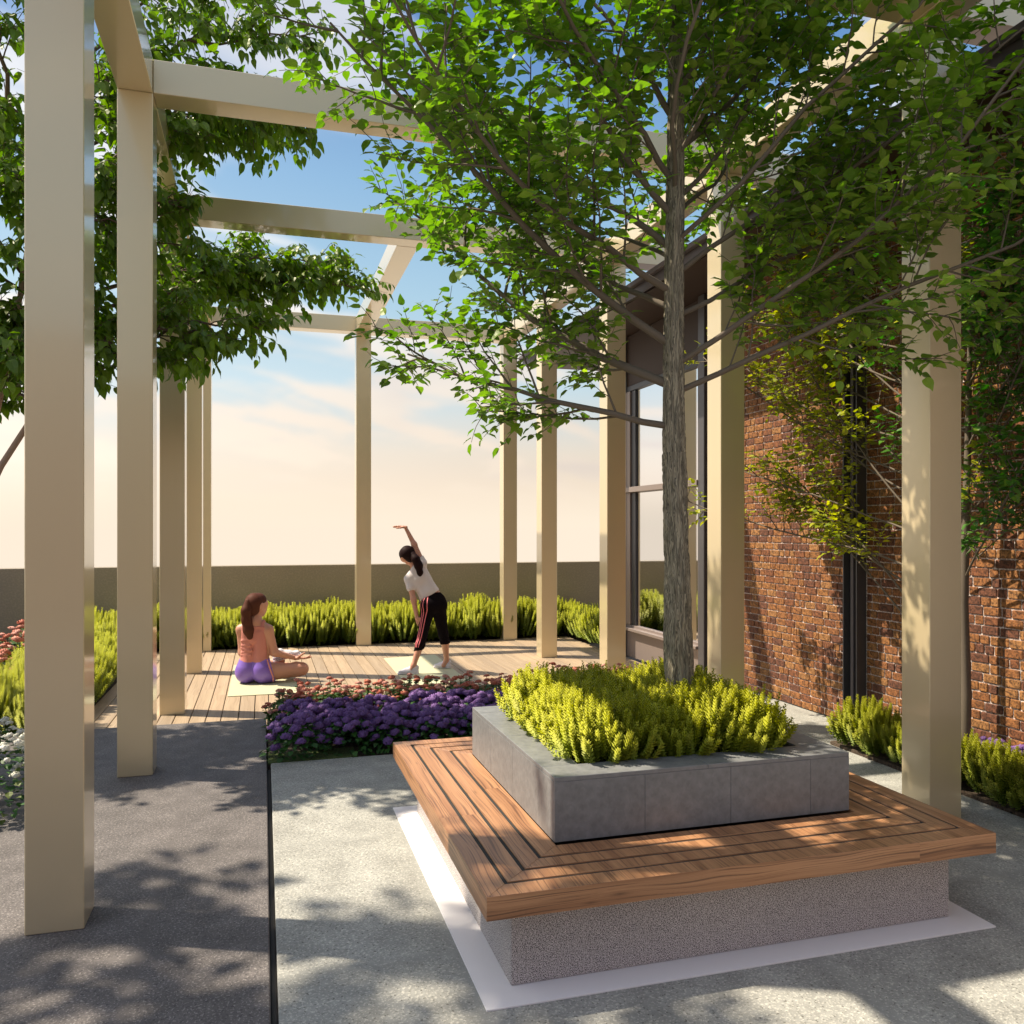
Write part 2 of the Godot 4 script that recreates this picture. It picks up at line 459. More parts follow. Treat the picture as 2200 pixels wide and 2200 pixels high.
func setting() -> void:
	flat("roof_terrace_slab", -7.2, 9.0, -0.75, -0.26, -9.0, 16.6, M.render)
	flat("walkway", -7.0, 0.027, -0.25, 0.0, -8.0, 8.8, M.walkway)
	flat("pavement", 0.057, 5.45, -0.25, 0.0, -8.0, 7.11, M.pavement)
	flat("pavement", 3.72, 5.45, -0.25, -0.0005, 7.112, 8.8, M.pavement)
	flat("drain_channel", 0.028, 0.056, -0.25, -0.05, -8.0, 7.11, M.channel)
	flat("soil", 0.035, 3.71, -0.25, -0.02, 7.115, 8.8, M.soil)
	var st := part("grass", span(0.036, 0.75, -0.0195, 0.004, 7.118, 7.42, 0.004), M.lawn, self)
	st.set_meta("kind", "stuff"); meta(st, "short dark grass at the near left corner of the purple flower bed", "grass")
	flat("soil", -5.4, -1.86, -0.2, DECK_Y - 0.03, 8.81, 15.6, M.soil)
	flat("soil", -1.84, 8.0, -0.25, DECK_Y - 0.03, 14.78, 15.6, M.soil)
	flat("soil", 4.77, 5.40, -0.02, 0.03, -2.0, 6.35, M.soil)
	# deck: each board its own piece
	var deck := Node3D.new()
	deck.name = numbered("deck"); add_child(deck); deck.set_meta("kind", "structure")
	part("deck_frame", span(-1.84, 5.40, -0.24, DECK_Y - 0.032, 8.81, 14.76, 0.002), M.gap, deck)
	var x := -1.83
	rng.seed = 71
	while x < 5.38:
		var w := rng.randf_range(0.148, 0.176)
		var x1 := minf(x + w - 0.009, 5.39)
		if x1 - x < 0.03: break
		var dz := rng.randf_range(-0.0012, 0.0012)
		var b := MB.new()
		b.box(P((x + x1) / 2, DECK_Y - 0.014 + dz, 11.785), Vector3(x1 - x, 0.028, 5.94), 0.003, Vector2(rng.randf() * 9.0, rng.randf() * 5.0), 2)
		part("board", b.mesh(), M.deck[rng.randi() % 4], deck)
		x += w
	# parapets
	var pw := part("parapet_wall", span(-6.6, 8.6, -0.25, 1.235, 15.62, 15.86, 0.008), M.render, self)
	meta(pw, "long plain beige grey parapet wall closing the far end of the terrace", "wall")
	var pl := part("parapet_wall", span(-6.86, -6.62, -0.25, 1.235, -8.0, 15.86, 0.008), M.render, self)
	meta(pl, "plain parapet wall along the left side of the terrace, beyond the walkway", "wall")

# ------------------------------------------------------------------ pergola
func pergola() -> void:
	var t := thing("pergola", "tall open pergola of square champagne metal columns and beams around the deck", "pergola")
	var ds := [4.42, 7.02, 9.76, 12.42, 14.58]
	var top := 5.24
	var w := 0.253
	for k in 5:
		var y0 := 0.0 if ds[k] < 8.8 else DECK_Y
		var l := part("column", span(-1.068, -0.815, y0, top, ds[k], ds[k] + w, 0.004), M.champagne, t)
		var r := part("column", span(4.12, 4.373, y0, top, ds[k] + 0.06 * (1 if k < 3 else 0), ds[k] + 0.06 * (1 if k < 3 else 0) + w, 0.004), M.champagne, t)
		if k == 0: l.set_meta("label", "nearest left column of the pergola"); r.set_meta("label", "right column of the pergola beside the bench, dappled with sun")
	part("column", span(1.515, 1.768, DECK_Y, top, ds[4], ds[4] + w, 0.004), M.champagne, t)
	# long beams
	for x0 in [-1.068, 4.12]:
		part("beam", span(x0, x0 + w, top + 0.001, top + 0.262, 1.2, ds[4] + w, 0.004), M.champagne, t)
	part("beam", span(1.515, 1.768, top + 0.001, top + 0.262, ds[2] + w + 0.002, ds[4] - 0.002, 0.004), M.champagne, t)
	# cross beams between the long ones, and on to the building
	for k in [0, 1, 2, 4]:
		var d: float = ds[k]
		part("beam", span(-0.813, 4.118, top + 0.002, top + 0.260, d, d + w - 0.003, 0.004), M.champagne, t)
		if k < 4:
			part("beam", span(4.375, 6.3, top + 0.002, top + 0.260, d + 0.06, d + 0.06 + w, 0.004), M.champagne, t)

# ------------------------------------------------------------------ building on the right
func brick_shape(r: RandomNumberGenerator) -> MB:
	var b := MB.new()
	b.box(Vector3.ZERO, Vector3(1, 1, 1), 0.07)
	for k in b.v.size():
		var p := b.v[k]
		b.v[k] = p + Vector3(0, sin(p.z * 9.0 + r.seed) * 0.03, 0)
	return b

func building() -> void:
	var t := thing("brick_building", "brick building with dark roof overhang, steel column and tall glazed bay on the right", "building")
	var wall_x := 5.45
	var wall := part("brick_wall", span(wall_x, 5.75, -0.1, 4.87, -3.0, 9.62, 0.002), M.mortar, t)
	# bricks in stretchers and headers
	rng.seed = 505
	var shapes := []
	for k in 4:
		rng.seed = 900 + k
		shapes.append(brick_shape(rng).mesh())
	rng.seed = 505
	var all := []
	var course := 0.0752
	var row := 0
	var y := 0.005
	while y < 4.84:
		for run in [[3.4, 6.70], [6.93, 9.6]]:
			var d: float = run[0]
			var ln := 0.168 * rng.randf_range(0.45, 1.0)
			while d < run[1] - 0.02:
				var d1 := minf(d + ln, run[1])
				if run[1] - d1 < 0.04: d1 = run[1]
				all.append([d, d1, y, rng.randf(), rng.randi()])
				d = d1 + 0.012
				ln = (0.168 if rng.randf() > 0.33 else 0.081) * rng.randf_range(0.95, 1.05)
		y += course; row += 1
	all.sort_custom(func(a, b) -> bool: return _near(a) < _near(b))
	var xs := []; var cols := []
	var n_parts := 0
	for b in all:
		var s := Vector3(0.05, course - 0.0118 + (b[4] % 100) * 0.00003, b[1] - b[0])
		var out: float = 0.008 + ((b[4] / 100) % 100) * 0.00006
		var x := Transform3D(Basis.from_euler(Vector3(((b[4] / 7) % 100 - 50) * 0.00018, 0, 0)) * Basis.from_scale(s), P(wall_x + 0.025 - out, b[2] + course / 2, (b[0] + b[1]) / 2))
		var seen: bool = b[0] > 4.9 and b[2] < 4.2
		if seen and n_parts < 300:
			part("brick", shapes[b[4] % 4], M.brick[int(b[3] * 5.99)], wall, x)
			n_parts += 1
		else:
			xs.append(x)
			cols.append(brick_tones[int(b[3] * 5.99)])
	many("brickwork", shapes[0], M.brick_many, wall, xs, cols)
	part("plinth_strip", span(wall_x - 0.006, wall_x + 0.1, -0.02, 0.018, 3.4, 9.6, 0.002), M.gap, t)
	# the wing that closes the terrace behind the camera
	part("rear_wing", span(-6.5, 9.0, -0.1, 5.4, -8.4, -7.9, 0.004), M.rear, t)
	# steel column set in the wall
	var sc := part("steel_column", span(5.34, 5.4485, 0.0, 4.87, 6.715, 6.73, 0.002), M.steel, t)
	part("web", span(5.40, 5.4485, 0.0, 4.87, 6.731, 6.89, 0.002), M.dark_frame, sc)
	part("flange", span(5.33, 5.4485, 0.0, 4.87, 6.891, 6.906, 0.002), M.steel, sc)
	part("rib", span(5.36, 5.3995, 0.0, 4.87, 6.79, 6.83, 0.002), M.fascia, sc)
	# glazed bay
	var bay := part("bay_corner", span(5.36, 5.75, 0.0 + DECK_Y, 4.87, 12.16, 12.62, 0.004), M.steel, t)
	part("bay_end", span(5.36, 5.75, DECK_Y, 4.87, 9.622, 9.78, 0.004), M.steel, t)
	var ys := [DECK_Y + 0.52, 2.52, 4.0]
	var win := part("window", span(5.41, 5.50, DECK_Y + 0.45, DECK_Y + 0.52, 9.78, 12.16, 0.004), M.frame, t)
	win.set_meta("label", "tall mirror-like window between steel posts")
	part("apron_panel", span(5.43, 5.52, DECK_Y + 0.02, DECK_Y + 0.448, 9.781, 12.159, 0.004), M.frame, t)
	part("sill", span(5.33, 5.41, DECK_Y + 0.44, DECK_Y + 0.485, 9.79, 12.15, 0.004), M.frame, win)
	part("transom", span(5.34, 5.50, 2.44, 2.52, 9.782, 12.158, 0.004), M.frame, win)
	part("head", span(5.41, 5.50, 4.0, 4.08, 9.782, 12.158, 0.004), M.dark_frame, win)
	part("jamb", span(5.40, 5.47, DECK_Y + 0.522, 2.438, 11.98, 12.157, 0.004), M.frame, win)
	part("jamb", span(5.40, 5.47, 2.522, 3.998, 11.98, 12.157, 0.004), M.frame, win)
	part("jamb", span(5.40, 5.47, DECK_Y + 0.522, 2.438, 9.784, 9.86, 0.004), M.frame, win)
	part("jamb", span(5.40, 5.47, 2.522, 3.998, 9.784, 9.86, 0.004), M.frame, win)
	for yy in [[DECK_Y + 0.523, 2.437], [2.523, 3.997]]:
		part("inner_frame", span(5.425, 5.475, yy[0], yy[1], 11.83, 11.978, 0.004), M.dark_frame, win)
		part("mullion", span(5.425, 5.475, yy[0], yy[1], 10.80, 10.86, 0.004), M.dark_frame, win)
		part("pane", span(5.452, 5.462, yy[0], yy[1], 9.862, 10.798, 0.0), M.glass, win)
		part("pane", span(5.452, 5.462, yy[0], yy[1], 10.862, 11.828, 0.0), M.glass, win)
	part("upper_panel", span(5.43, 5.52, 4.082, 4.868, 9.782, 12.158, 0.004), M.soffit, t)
	part("back_wall", span(5.76, 9.0, DECK_Y, 4.868, 12.3, 12.6, 0.004), M.render, t)
	# roof with deep overhang
	var rf := part("roof", span(4.62, 9.0, 4.93, 5.02, -3.0, 15.0, 0.004), M.fascia, t)
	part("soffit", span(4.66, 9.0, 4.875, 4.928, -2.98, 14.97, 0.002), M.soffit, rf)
	part("fascia", span(4.60, 4.619, 4.88, 5.075, -3.0, 15.0, 0.003), M.fascia, rf)
	part("gutter", span(4.53, 4.598, 5.0, 5.06, -3.0, 15.0, 0.006), M.fascia, rf)

func _near(b: Array) -> float:
	return (P(5.45, b[2], b[0]) - Vector3(0, 1.9, 0)).length() + (100.0 if b[0] < 4.9 else 0.0)

# ------------------------------------------------------------------ bench and planter
func bench() -> void:
	var x0 := 0.84; var x1 := 3.34; var d0 := 3.215; var d1 := 5.725
	var sl := part("white_paving_slab", span(x0, x1, 0.0005, 0.008, d0, d1, 0.001), M.white_slab, self)
	meta(sl, "thin white square slab on the pavement under the wooden bench", "slab")
	var t := thing("bench", "square wooden bench on a speckled granite base, wrapped around the grey planter", "bench")
	part("base", span(x0 + 0.14, x1 - 0.14, 0.0085, 0.354, d0 + 0.14, d1 - 0.14, 0.004), M.granite, t)
	rng.seed = 33
	# four rings of boards, four mitred boards to the ring
	var wid := [0.121, 0.1085, 0.1085, 0.105]
	var gap := 0.019
	var o := 0.0
	part("bearer", span(x0 + 0.03, x1 - 0.03, 0.356, 0.395, d0 + 0.03, d1 - 0.03, 0.002), M.gap, t)
	for k in 4:
		var a := o; var b: float = o + wid[k] - (gap if k < 3 else 0.0)
		var low := 0.355 if k == 0 else 0.397
		var ax := x0 + a; var bx := x0 + b; var cx := x1 - b; var ex := x1 - a
		var ad := d0 + a; var bd := d0 + b; var cd := d1 - b; var ed := d1 - a
		var quads := [
			[Vector2(ax, -ad), Vector2(ex, -ad), Vector2(cx, -bd), Vector2(bx, -bd)],
			[Vector2(ex, -ed), Vector2(ax, -ed), Vector2(bx, -cd), Vector2(cx, -cd)],
			[Vector2(ax, -ed), Vector2(ax, -ad), Vector2(bx, -bd), Vector2(bx, -cd)],
			[Vector2(ex, -ad), Vector2(ex, -ed), Vector2(cx, -cd), Vector2(cx, -bd)]]
		for q in quads:
			var m := MB.new()
			m.prism(q, low, 0.45, Vector2(rng.randf() * 3.0, rng.randf() * 3.0), 0.0015)
			part("seat_board", m.mesh(), M.wood, t)
		# dark jointing strip in the gap to the next ring
		if k < 3:
			var p0 := b + 0.0008; var p1: float = o + wid[k] - 0.0008
			for q in [[x0 + p0, x1 - p0, d0 + p0, d0 + p1], [x0 + p0, x1 - p0, d1 - p1, d1 - p0], [x0 + p0, x0 + p1, d0 + p1, d1 - p1], [x1 - p1, x1 - p0, d0 + p1, d1 - p1]]:
				part("joint_strip", span(q[0], q[1], 0.397, 0.4455, q[2], q[3], 0.0008), M.gap, t)
		o += wid[k]

func planter() -> Vector3:
	var t := thing("planter", "low square planter of grey stone panels standing inside the bench, full of shrubs", "planter")
	var x0 := 1.285; var x1 := 2.885; var d0 := 3.685; var d1 := 5.285
	var y0 := 0.4515; var y1 := 0.75
	var cuts := [0.0, 0.455, 0.915, 1.37, 1.6]
	var g := 0.0007
	for k in 4:
		var a: float = cuts[k] + g; var b: float = cuts[k + 1] - g
		part("panel", span(x0 + a, x0 + b, y0, y1 - 0.022, d0, d0 + 0.02, 0.001), M.porcelain, t)
		part("panel", span(x0 + a, x0 + b, y0, y1 - 0.022, d1 - 0.02, d1, 0.001), M.porcelain, t)
		var a2: float = d1 - b; var b2: float = d1 - a
		if k == 0: b2 = d1 - 0.021
		if k == 3: a2 = d0 + 0.021
		part("panel", span(x0, x0 + 0.02, y0, y1 - 0.022, a2, b2, 0.001), M.porcelain, t)
		part("panel", span(x1 - 0.02, x1, y0, y1 - 0.022, a2, b2, 0.001), M.porcelain, t)
	var rim := 0.185
	var q := 0.0015
	for c in [[x0, x0 + 0.79, d0, d0 + rim], [x0 + 0.79, x1, d0, d0 + rim], [x0, x1, d1 - rim, d1]]:
		part("coping", span(c[0] + q * 0.5, c[1] - q * 0.5, y1 - 0.0215, y1, c[2], c[3], 0.002), M.porcelain, t)
	for c in [[x0, x0 + rim], [x1 - rim, x1]]:
		part("coping", span(c[0], c[1], y1 - 0.0215, y1, d0 + rim + q, 4.5, 0.002), M.porcelain, t)
		part("coping", span(c[0], c[1], y1 - 0.0215, y1, 4.5 + q, d1 - rim - q, 0.002), M.porcelain, t)
	for c in [[x0 + 0.03, x1 - 0.03, d0 + 0.03, d0 + rim - 0.002], [x0 + 0.03, x1 - 0.03, d1 - rim + 0.002, d1 - 0.03]]:
		part("core", span(c[0], c[1], y0, y1 - 0.023, c[2], c[3], 0.001), M.porcelain, t)
	for c in [[x0 + 0.03, x0 + rim - 0.002], [x1 - rim + 0.002, x1 - 0.03]]:
		part("core", span(c[0], c[1], y0, y1 - 0.023, d0 + rim, d1 - rim, 0.001), M.porcelain, t)
	part("soil", span(x0 + rim, x1 - rim, y0, y1 - 0.07, d0 + rim, d1 - rim, 0.002), M.soil, t)
	return P((x0 + x1) / 2, y1, (d0 + d1) / 2)

# ------------------------------------------------------------------ leaves and trees
func leaf_mesh(widest := 0.36, slim := 0.34, cup := 0.16, droop := 0.22) -> MB:   # one unit long, stalk at the origin, tip towards +z, upper side +y
	var m := MB.new()
	m.colored = true
	var ts := [0.0, 0.08, 0.22, 0.40, 0.60, 0.80, 1.0]
	var ws := [0.0, 0.62, 0.95, 1.0, 0.78, 0.40, 0.0]
	for s in [-1.0, 1.0]:
		var rows := []
		for k in 7:
			var t: float = ts[k]
			var w: float = ws[k] * slim
			var mid := Vector3(0, -droop * t * t, t)
			rows.append([mid, mid + Vector3(s * w, cup * w / slim * 0.5 + 0.03 * sin(t * 11.0 + s), -0.02)])
		for k in 6:
			var a: Vector3 = rows[k][0]; var b: Vector3 = rows[k + 1][0]
			var c: Vector3 = rows[k + 1][1]; var d: Vector3 = rows[k][1]
			var nn := (c - a).cross(b - d).normalized()
			if nn.y < 0: nn = -nn
			var i0 := m.vert(a, nn); var i1 := m.vert(b, nn); var i2 := m.vert(c, nn); var i3 := m.vert(d, nn)
			if s > 0:
				m.tri(i0, i1, i2); m.tri(i0, i2, i3)
			else:
				m.tri(i0, i2, i1); m.tri(i0, i3, i2)
	return m

func leaf_at(p: Vector3, tip: Vector3, up: Vector3, size: float) -> Transform3D:
	var z := tip.normalized()
	var x := up.cross(z).normalized()
	if x == Vector3.ZERO: x = Vector3.RIGHT
	var y := z.cross(x)
	return Transform3D(Basis(x * size, y * size, z * size), p)

func dir_of(az_deg: float, el_deg: float) -> Vector3:   # azimuth in the scene: 0 right of the view, 90 away, 180 left, 270 towards the camera
	var a := deg_to_rad(az_deg); var e := deg_to_rad(el_deg)
	var r := Vector3(0.9596, 0, 0.2815); var f := Vector3(0.2815, 0, -0.9596)
	return (r * cos(a) + f * sin(a)) * cos(e) + Vector3.UP * sin(e)

func wander(p: Vector3, dir: Vector3, len: float, steps: int, wig: float, lift: float, r: RandomNumberGenerator) -> Array:
	var out := [p]
	var d := dir.normalized()
	for k in steps:
		d = (d + Vector3(r.randf_range(-wig, wig), r.randf_range(-wig, wig) + lift, r.randf_range(-wig, wig))).normalized()
		p += d * len / steps
		out.append(p)
	return out

func along(pts: Array, t: float) -> Array:   # [point, tangent]
	var f := clampf(t, 0, 0.9999) * (pts.size() - 1)
	var k := int(f)
	return [pts[k].lerp(pts[k + 1], f - k), (pts[k + 1] - pts[k]).normalized()]

func taper(n: int, r0: float, r1: float) -> Array:
	var o := []
	for k in n: o.append(lerpf(r0, r1, float(k) / (n - 1)))
	return o

# limbs: [start, azimuth, elevation, length, radius]; o holds the habit of the tree
func grow(t: Node3D, limbs: Array, o: Dictionary, r: RandomNumberGenerator) -> void:
	var leaves := []
	var tips := []
	var twigs := MB.new()
	for L in limbs:
		var len: float = L[3]
		var ok: Callable = o.get("keep", func(_p: Vector3) -> bool: return true)
		var pts: Array = L[5] if L.size() > 5 else wander(L[0], dir_of(L[1], L[2]), len, 9, o.get("wig", 0.13), o.get("lift", 0.02), r)
		var b := MB.new()
		b.tube(pts, taper(pts.size(), L[4], 0.006), 7, true, 1.0)
		part("branch", b.mesh(), o.bark, t)
		var n2 := int(len * o.n2)
		for k in n2:
			var f := lerpf(o.get("bare", 0.25), 0.99, (k + r.randf()) / n2)
			var q := along(pts, f)
			if not ok.call(q[0]): continue
			var side := Vector3(r.randf_range(-1, 1), r.randf_range(-0.7, 1.0), r.randf_range(-1, 1)).normalized()
			side = (side - q[1] * side.dot(q[1])).normalized()
			var d2: Vector3 = (q[1] * o.get("follow", 0.75) + side * 0.85 + Vector3.UP * o.get("rise", 0.15)).normalized()
			var l2: float = o.l2 * (1.15 - 0.6 * f) * r.randf_range(0.65, 1.2)
			var p2 := wander(q[0], d2, l2, 6, 0.16, o.get("lift2", 0.03), r)
			if not ok.call(p2[6]): continue
			twigs.tube(p2, taper(7, clampf(L[4] * 0.35, 0.005, 0.014), 0.0025), 4, false)
			tips.append([p2, 0.35])
			var n3 := int(l2 * o.n3)
			for j in n3:
				var f3 := lerpf(0.18, 0.98, (j + r.randf()) / n3)
				var q3 := along(p2, f3)
				var s3 := Vector3(r.randf_range(-1, 1), r.randf_range(-0.5, 0.9), r.randf_range(-1, 1)).normalized()
				s3 = (s3 - q3[1] * s3.dot(q3[1])).normalized()
				var p3 := wander(q3[0], q3[1] * 0.7 + s3 * 0.8, o.l3 * r.randf_range(0.6, 1.25), 4, 0.2, o.get("lift3", 0.0), r)
				twigs.tube(p3, taper(5, 0.0035, 0.0016), 3, false)
				tips.append([p3, 0.1])
	for tp in tips:
		var pts: Array = tp[0]
		var len := 0.0
		for k in pts.size() - 1: len += (pts[k + 1] - pts[k]).length()
		var m := int(len * (1.0 - tp[1]) / o.space) + 1
		for k in m + 1:
			var f: float = lerpf(tp[1], 1.0, float(k) / m)
			var q := along(pts, f)
			if o.has("keep") and not o.keep.call(q[0]): continue
			var tan: Vector3 = q[1]
			var sd := tan.cross(Vector3.UP).normalized() * (1.0 if k % 2 == 0 else -1.0)
			var out: Vector3 = (tan * r.randf_range(0.2, 0.7) + sd * r.randf_range(0.5, 1.0) + Vector3(r.randf_range(-0.4, 0.4), r.randf_range(-0.25, 0.25) - o.hang, r.randf_range(-0.4, 0.4)))
			if k == m: out = tan + Vector3.DOWN * o.hang
			var up := Vector3(r.randf_range(-0.55, 0.55), 1.0, r.randf_range(-0.55, 0.55))
			var sz: float = o.size * r.randf_range(0.6, 1.2)
			var p: Vector3 = q[0] + out.normalized() * sz * 0.16
			leaves.append(leaf_at(p, out, up, sz))
	part("twigs", twigs.mesh(), o.twig, t, Transform3D.IDENTITY, "stuff")
	# the leaves that show largest are pieces of their own
	var eye := Vector3(0, 1.9, 0)
	var fwd := Vector3(0.2815, 0, -0.9596); var rgt := Vector3(0.9596, 0, 0.2815)
	var ranked := []
	for x in leaves:
		var d: Vector3 = x.origin - eye
		var F := d.dot(fwd)
		var vis := F > 0.3 and absf(d.dot(rgt) / F) < 0.6 and d.y / F < 0.62
		ranked.append([x.basis.z.length() / maxf(F, 0.1) if vis else 0.0, x])
	ranked.sort_custom(func(a, b) -> bool: return a[0] > b[0])
	var tones: Array = o.tones
	var mats := []
	for c in tones:
		var lm: StandardMaterial3D = M.leaf.duplicate()
		lm.albedo_color = c.linear_to_srgb(); lm.vertex_color_use_as_albedo = false
		lm.backlight = o.back
		mats.append(lm)
	var shape := leaf_mesh(0.36, o.get("slim", 0.34), 0.16, o.get("curl", 0.2)).mesh()
	var xs := []; var cols := []
	for k in ranked.size():
		var tone := r.randi() % tones.size()
		if k < o.get("parts", 300) and ranked[k][0] > 0.0:
			part("leaf", shape, mats[tone], t, ranked[k][1])
		else:
			xs.append(ranked[k][1]); cols.append(tones[tone])
	var lm2: StandardMaterial3D = M.leaf.duplicate()
	lm2.backlight = o.back
	many("foliage", shape, lm2, t, xs, cols)
	print(t.name, " leaves ", ranked.size())

func trunk_mesh(pts: Array, rad: Array, sides: int, rows: int, seed_: int) -> ArrayMesh:
	var m := MB.new()
	var nz := noise(seed_, 1.0, 3)
	var ps := []; var rs := []
	for k in rows + 1:
		var f := float(k) / rows * (pts.size() - 1)
		var j := mini(int(f), pts.size() - 2)
		ps.append(pts[j].lerp(pts[j + 1], f - j)); rs.append(lerpf(rad[j], rad[j + 1], f - j))
	var lens := 0.0
	for j in rows + 1:
		if j > 0: lens += (ps[j] - ps[j - 1]).length()
		for k in sides + 1:
			var a := TAU * (k % sides) / sides
			var d := Vector3(cos(a), 0, sin(a))
			var y: float = ps[j].y
			var wob := nz.get_noise_3d(d.x * 1.1, y * 1.6, d.z * 1.1) * 0.16
			var wv := nz.get_noise_3d(d.x * 2.0 + 7.0, y * 3.0, d.z * 2.0) * 0.35
			var ra := a + wv
			var rid := 1.0 - absf(nz.get_noise_3d(cos(ra) * 8.5, y * 1.5, sin(ra) * 8.5)) * 2.8
			var r: float = rs[j] * (1.0 + wob) - clampf(rid, 0, 1) * 0.009
			m.vert(ps[j] + d * r, d, Vector2(float(k) / sides, lens * 1.0))
	for j in rows:
		for k in sides:
			var a := j * (sides + 1) + k
			var b := a + sides + 1
			m.tri(a, b + 1, a + 1); m.tri(a, b, b + 1)
	# normals from the relief
	var nn := PackedVector3Array(); nn.resize(m.v.size())
	for j in rows + 1:
		for k in sides + 1:
			var a: Vector3 = m.v[j * (sides + 1) + (k + 1) % sides] - m.v[j * (sides + 1) + (k + sides - 1) % sides]
			var b: Vector3 = m.v[mini(j + 1, rows) * (sides + 1) + k] - m.v[maxi(j - 1, 0) * (sides + 1) + k]
			var q := b.cross(a).normalized()
			if q.dot(m.n[j * (sides + 1) + k]) < 0: q = -q
			nn[j * (sides + 1) + k] = q
	m.n = nn
	return m.mesh()

func main_tree() -> void:
	var t := thing("young_tree", "slender tree with furrowed grey bark and fresh green leaves growing from the planter", "tree", P(2.35, 0.68, 4.57))
	var at := func(h: float) -> Vector3:   # the trunk's centre line at a height above the terrace
		return Vector3(0.014 * sin(h * 1.7) + 0.004, h - 0.68, 0.015 * sin(h))
	var pts := []; var rad := []
	for k in 21:
		var h := 0.68 + k * 0.33
		pts.append(at.call(h)); rad.append(lerpf(0.090, 0.024, pow(k / 20.0, 0.85)) + 0.012 * exp(-k * 0.9))
	part("trunk", trunk_mesh(pts, rad, 72, 380, 77), M.bark, t)
	var r := RandomNumberGenerator.new(); r.seed = 4242
	var L := []
	# [height, azimuth, elevation, length, radius]
	var table := [
		[2.50, 176, 13, 1.75, 0.030], [2.74, 168, 24, 2.25, 0.040], [2.98, 186, 27, 2.55, 0.036], [3.30, 204, 24, 2.3, 0.030],
		[3.55, 158, 34, 1.8, 0.030], [3.75, 188, 36, 1.65, 0.030], [3.95, 222, 34, 1.6, 0.028], [3.2, 132, 34, 2.0, 0.026],
		[2.70, 4, 34, 2.5, 0.034], [2.86, 342, 30, 2.7, 0.034], [3.15, 24, 30, 2.4, 0.028], [3.4, 352, 36, 2.6, 0.03], [3.6, 322, 28, 2.2, 0.028], [3.85, 15, 38, 2.3, 0.028],
		[3.5, 95, 40, 2.0, 0.026], [3.9, 262, 38, 1.9, 0.026], [4.1, 292, 36, 2.1, 0.026], [3.75, 60, 36, 2.1, 0.026]]
	for q in table:
		L.append([at.call(q[0]), q[1], q[2], q[3], q[4] * (0.74 if q[1] > 100 and q[1] < 250 else 0.56)])
	for k in 15:
		var h := 4.15 + k * 0.17
		L.append([at.call(h), 137.5 * k + 40.0, r.randf_range(36, 56), lerpf(2.0, 0.8, k / 15.0) * (0.68 if absf(fmod(137.5 * k + 40.0, 360.0) - 185.0) < 55.0 else 1.0), lerpf(0.022, 0.012, k / 15.0)])
	grow(t, L, {"bark": M.branch, "twig": M.branch, "n2": 7.2, "l2": 0.78, "n3": 14.0, "l3": 0.24, "space": 0.043, "size": 0.079, "hang": 0.12, "wig": 0.19, "bare": 0.12, "lift": 0.03, "rise": 0.18,
		"tones": [Color(0.22, 0.335, 0.05), Color(0.27, 0.385, 0.058), Color(0.175, 0.28, 0.04), Color(0.31, 0.42, 0.064), Color(0.125, 0.22, 0.034)], "back": Color(0.80, 1.0, 0.14)}, r)

func bough(points: Array, r: RandomNumberGenerator) -> Array:   # a bough through given points, gently crooked
	var o := []
	for k in 12:
		var q := along(points, k / 11.0)
		o.append(q[0] + Vector3(r.randf_range(-0.03, 0.03), r.randf_range(-0.03, 0.03), r.randf_range(-0.03, 0.03)))
	return o

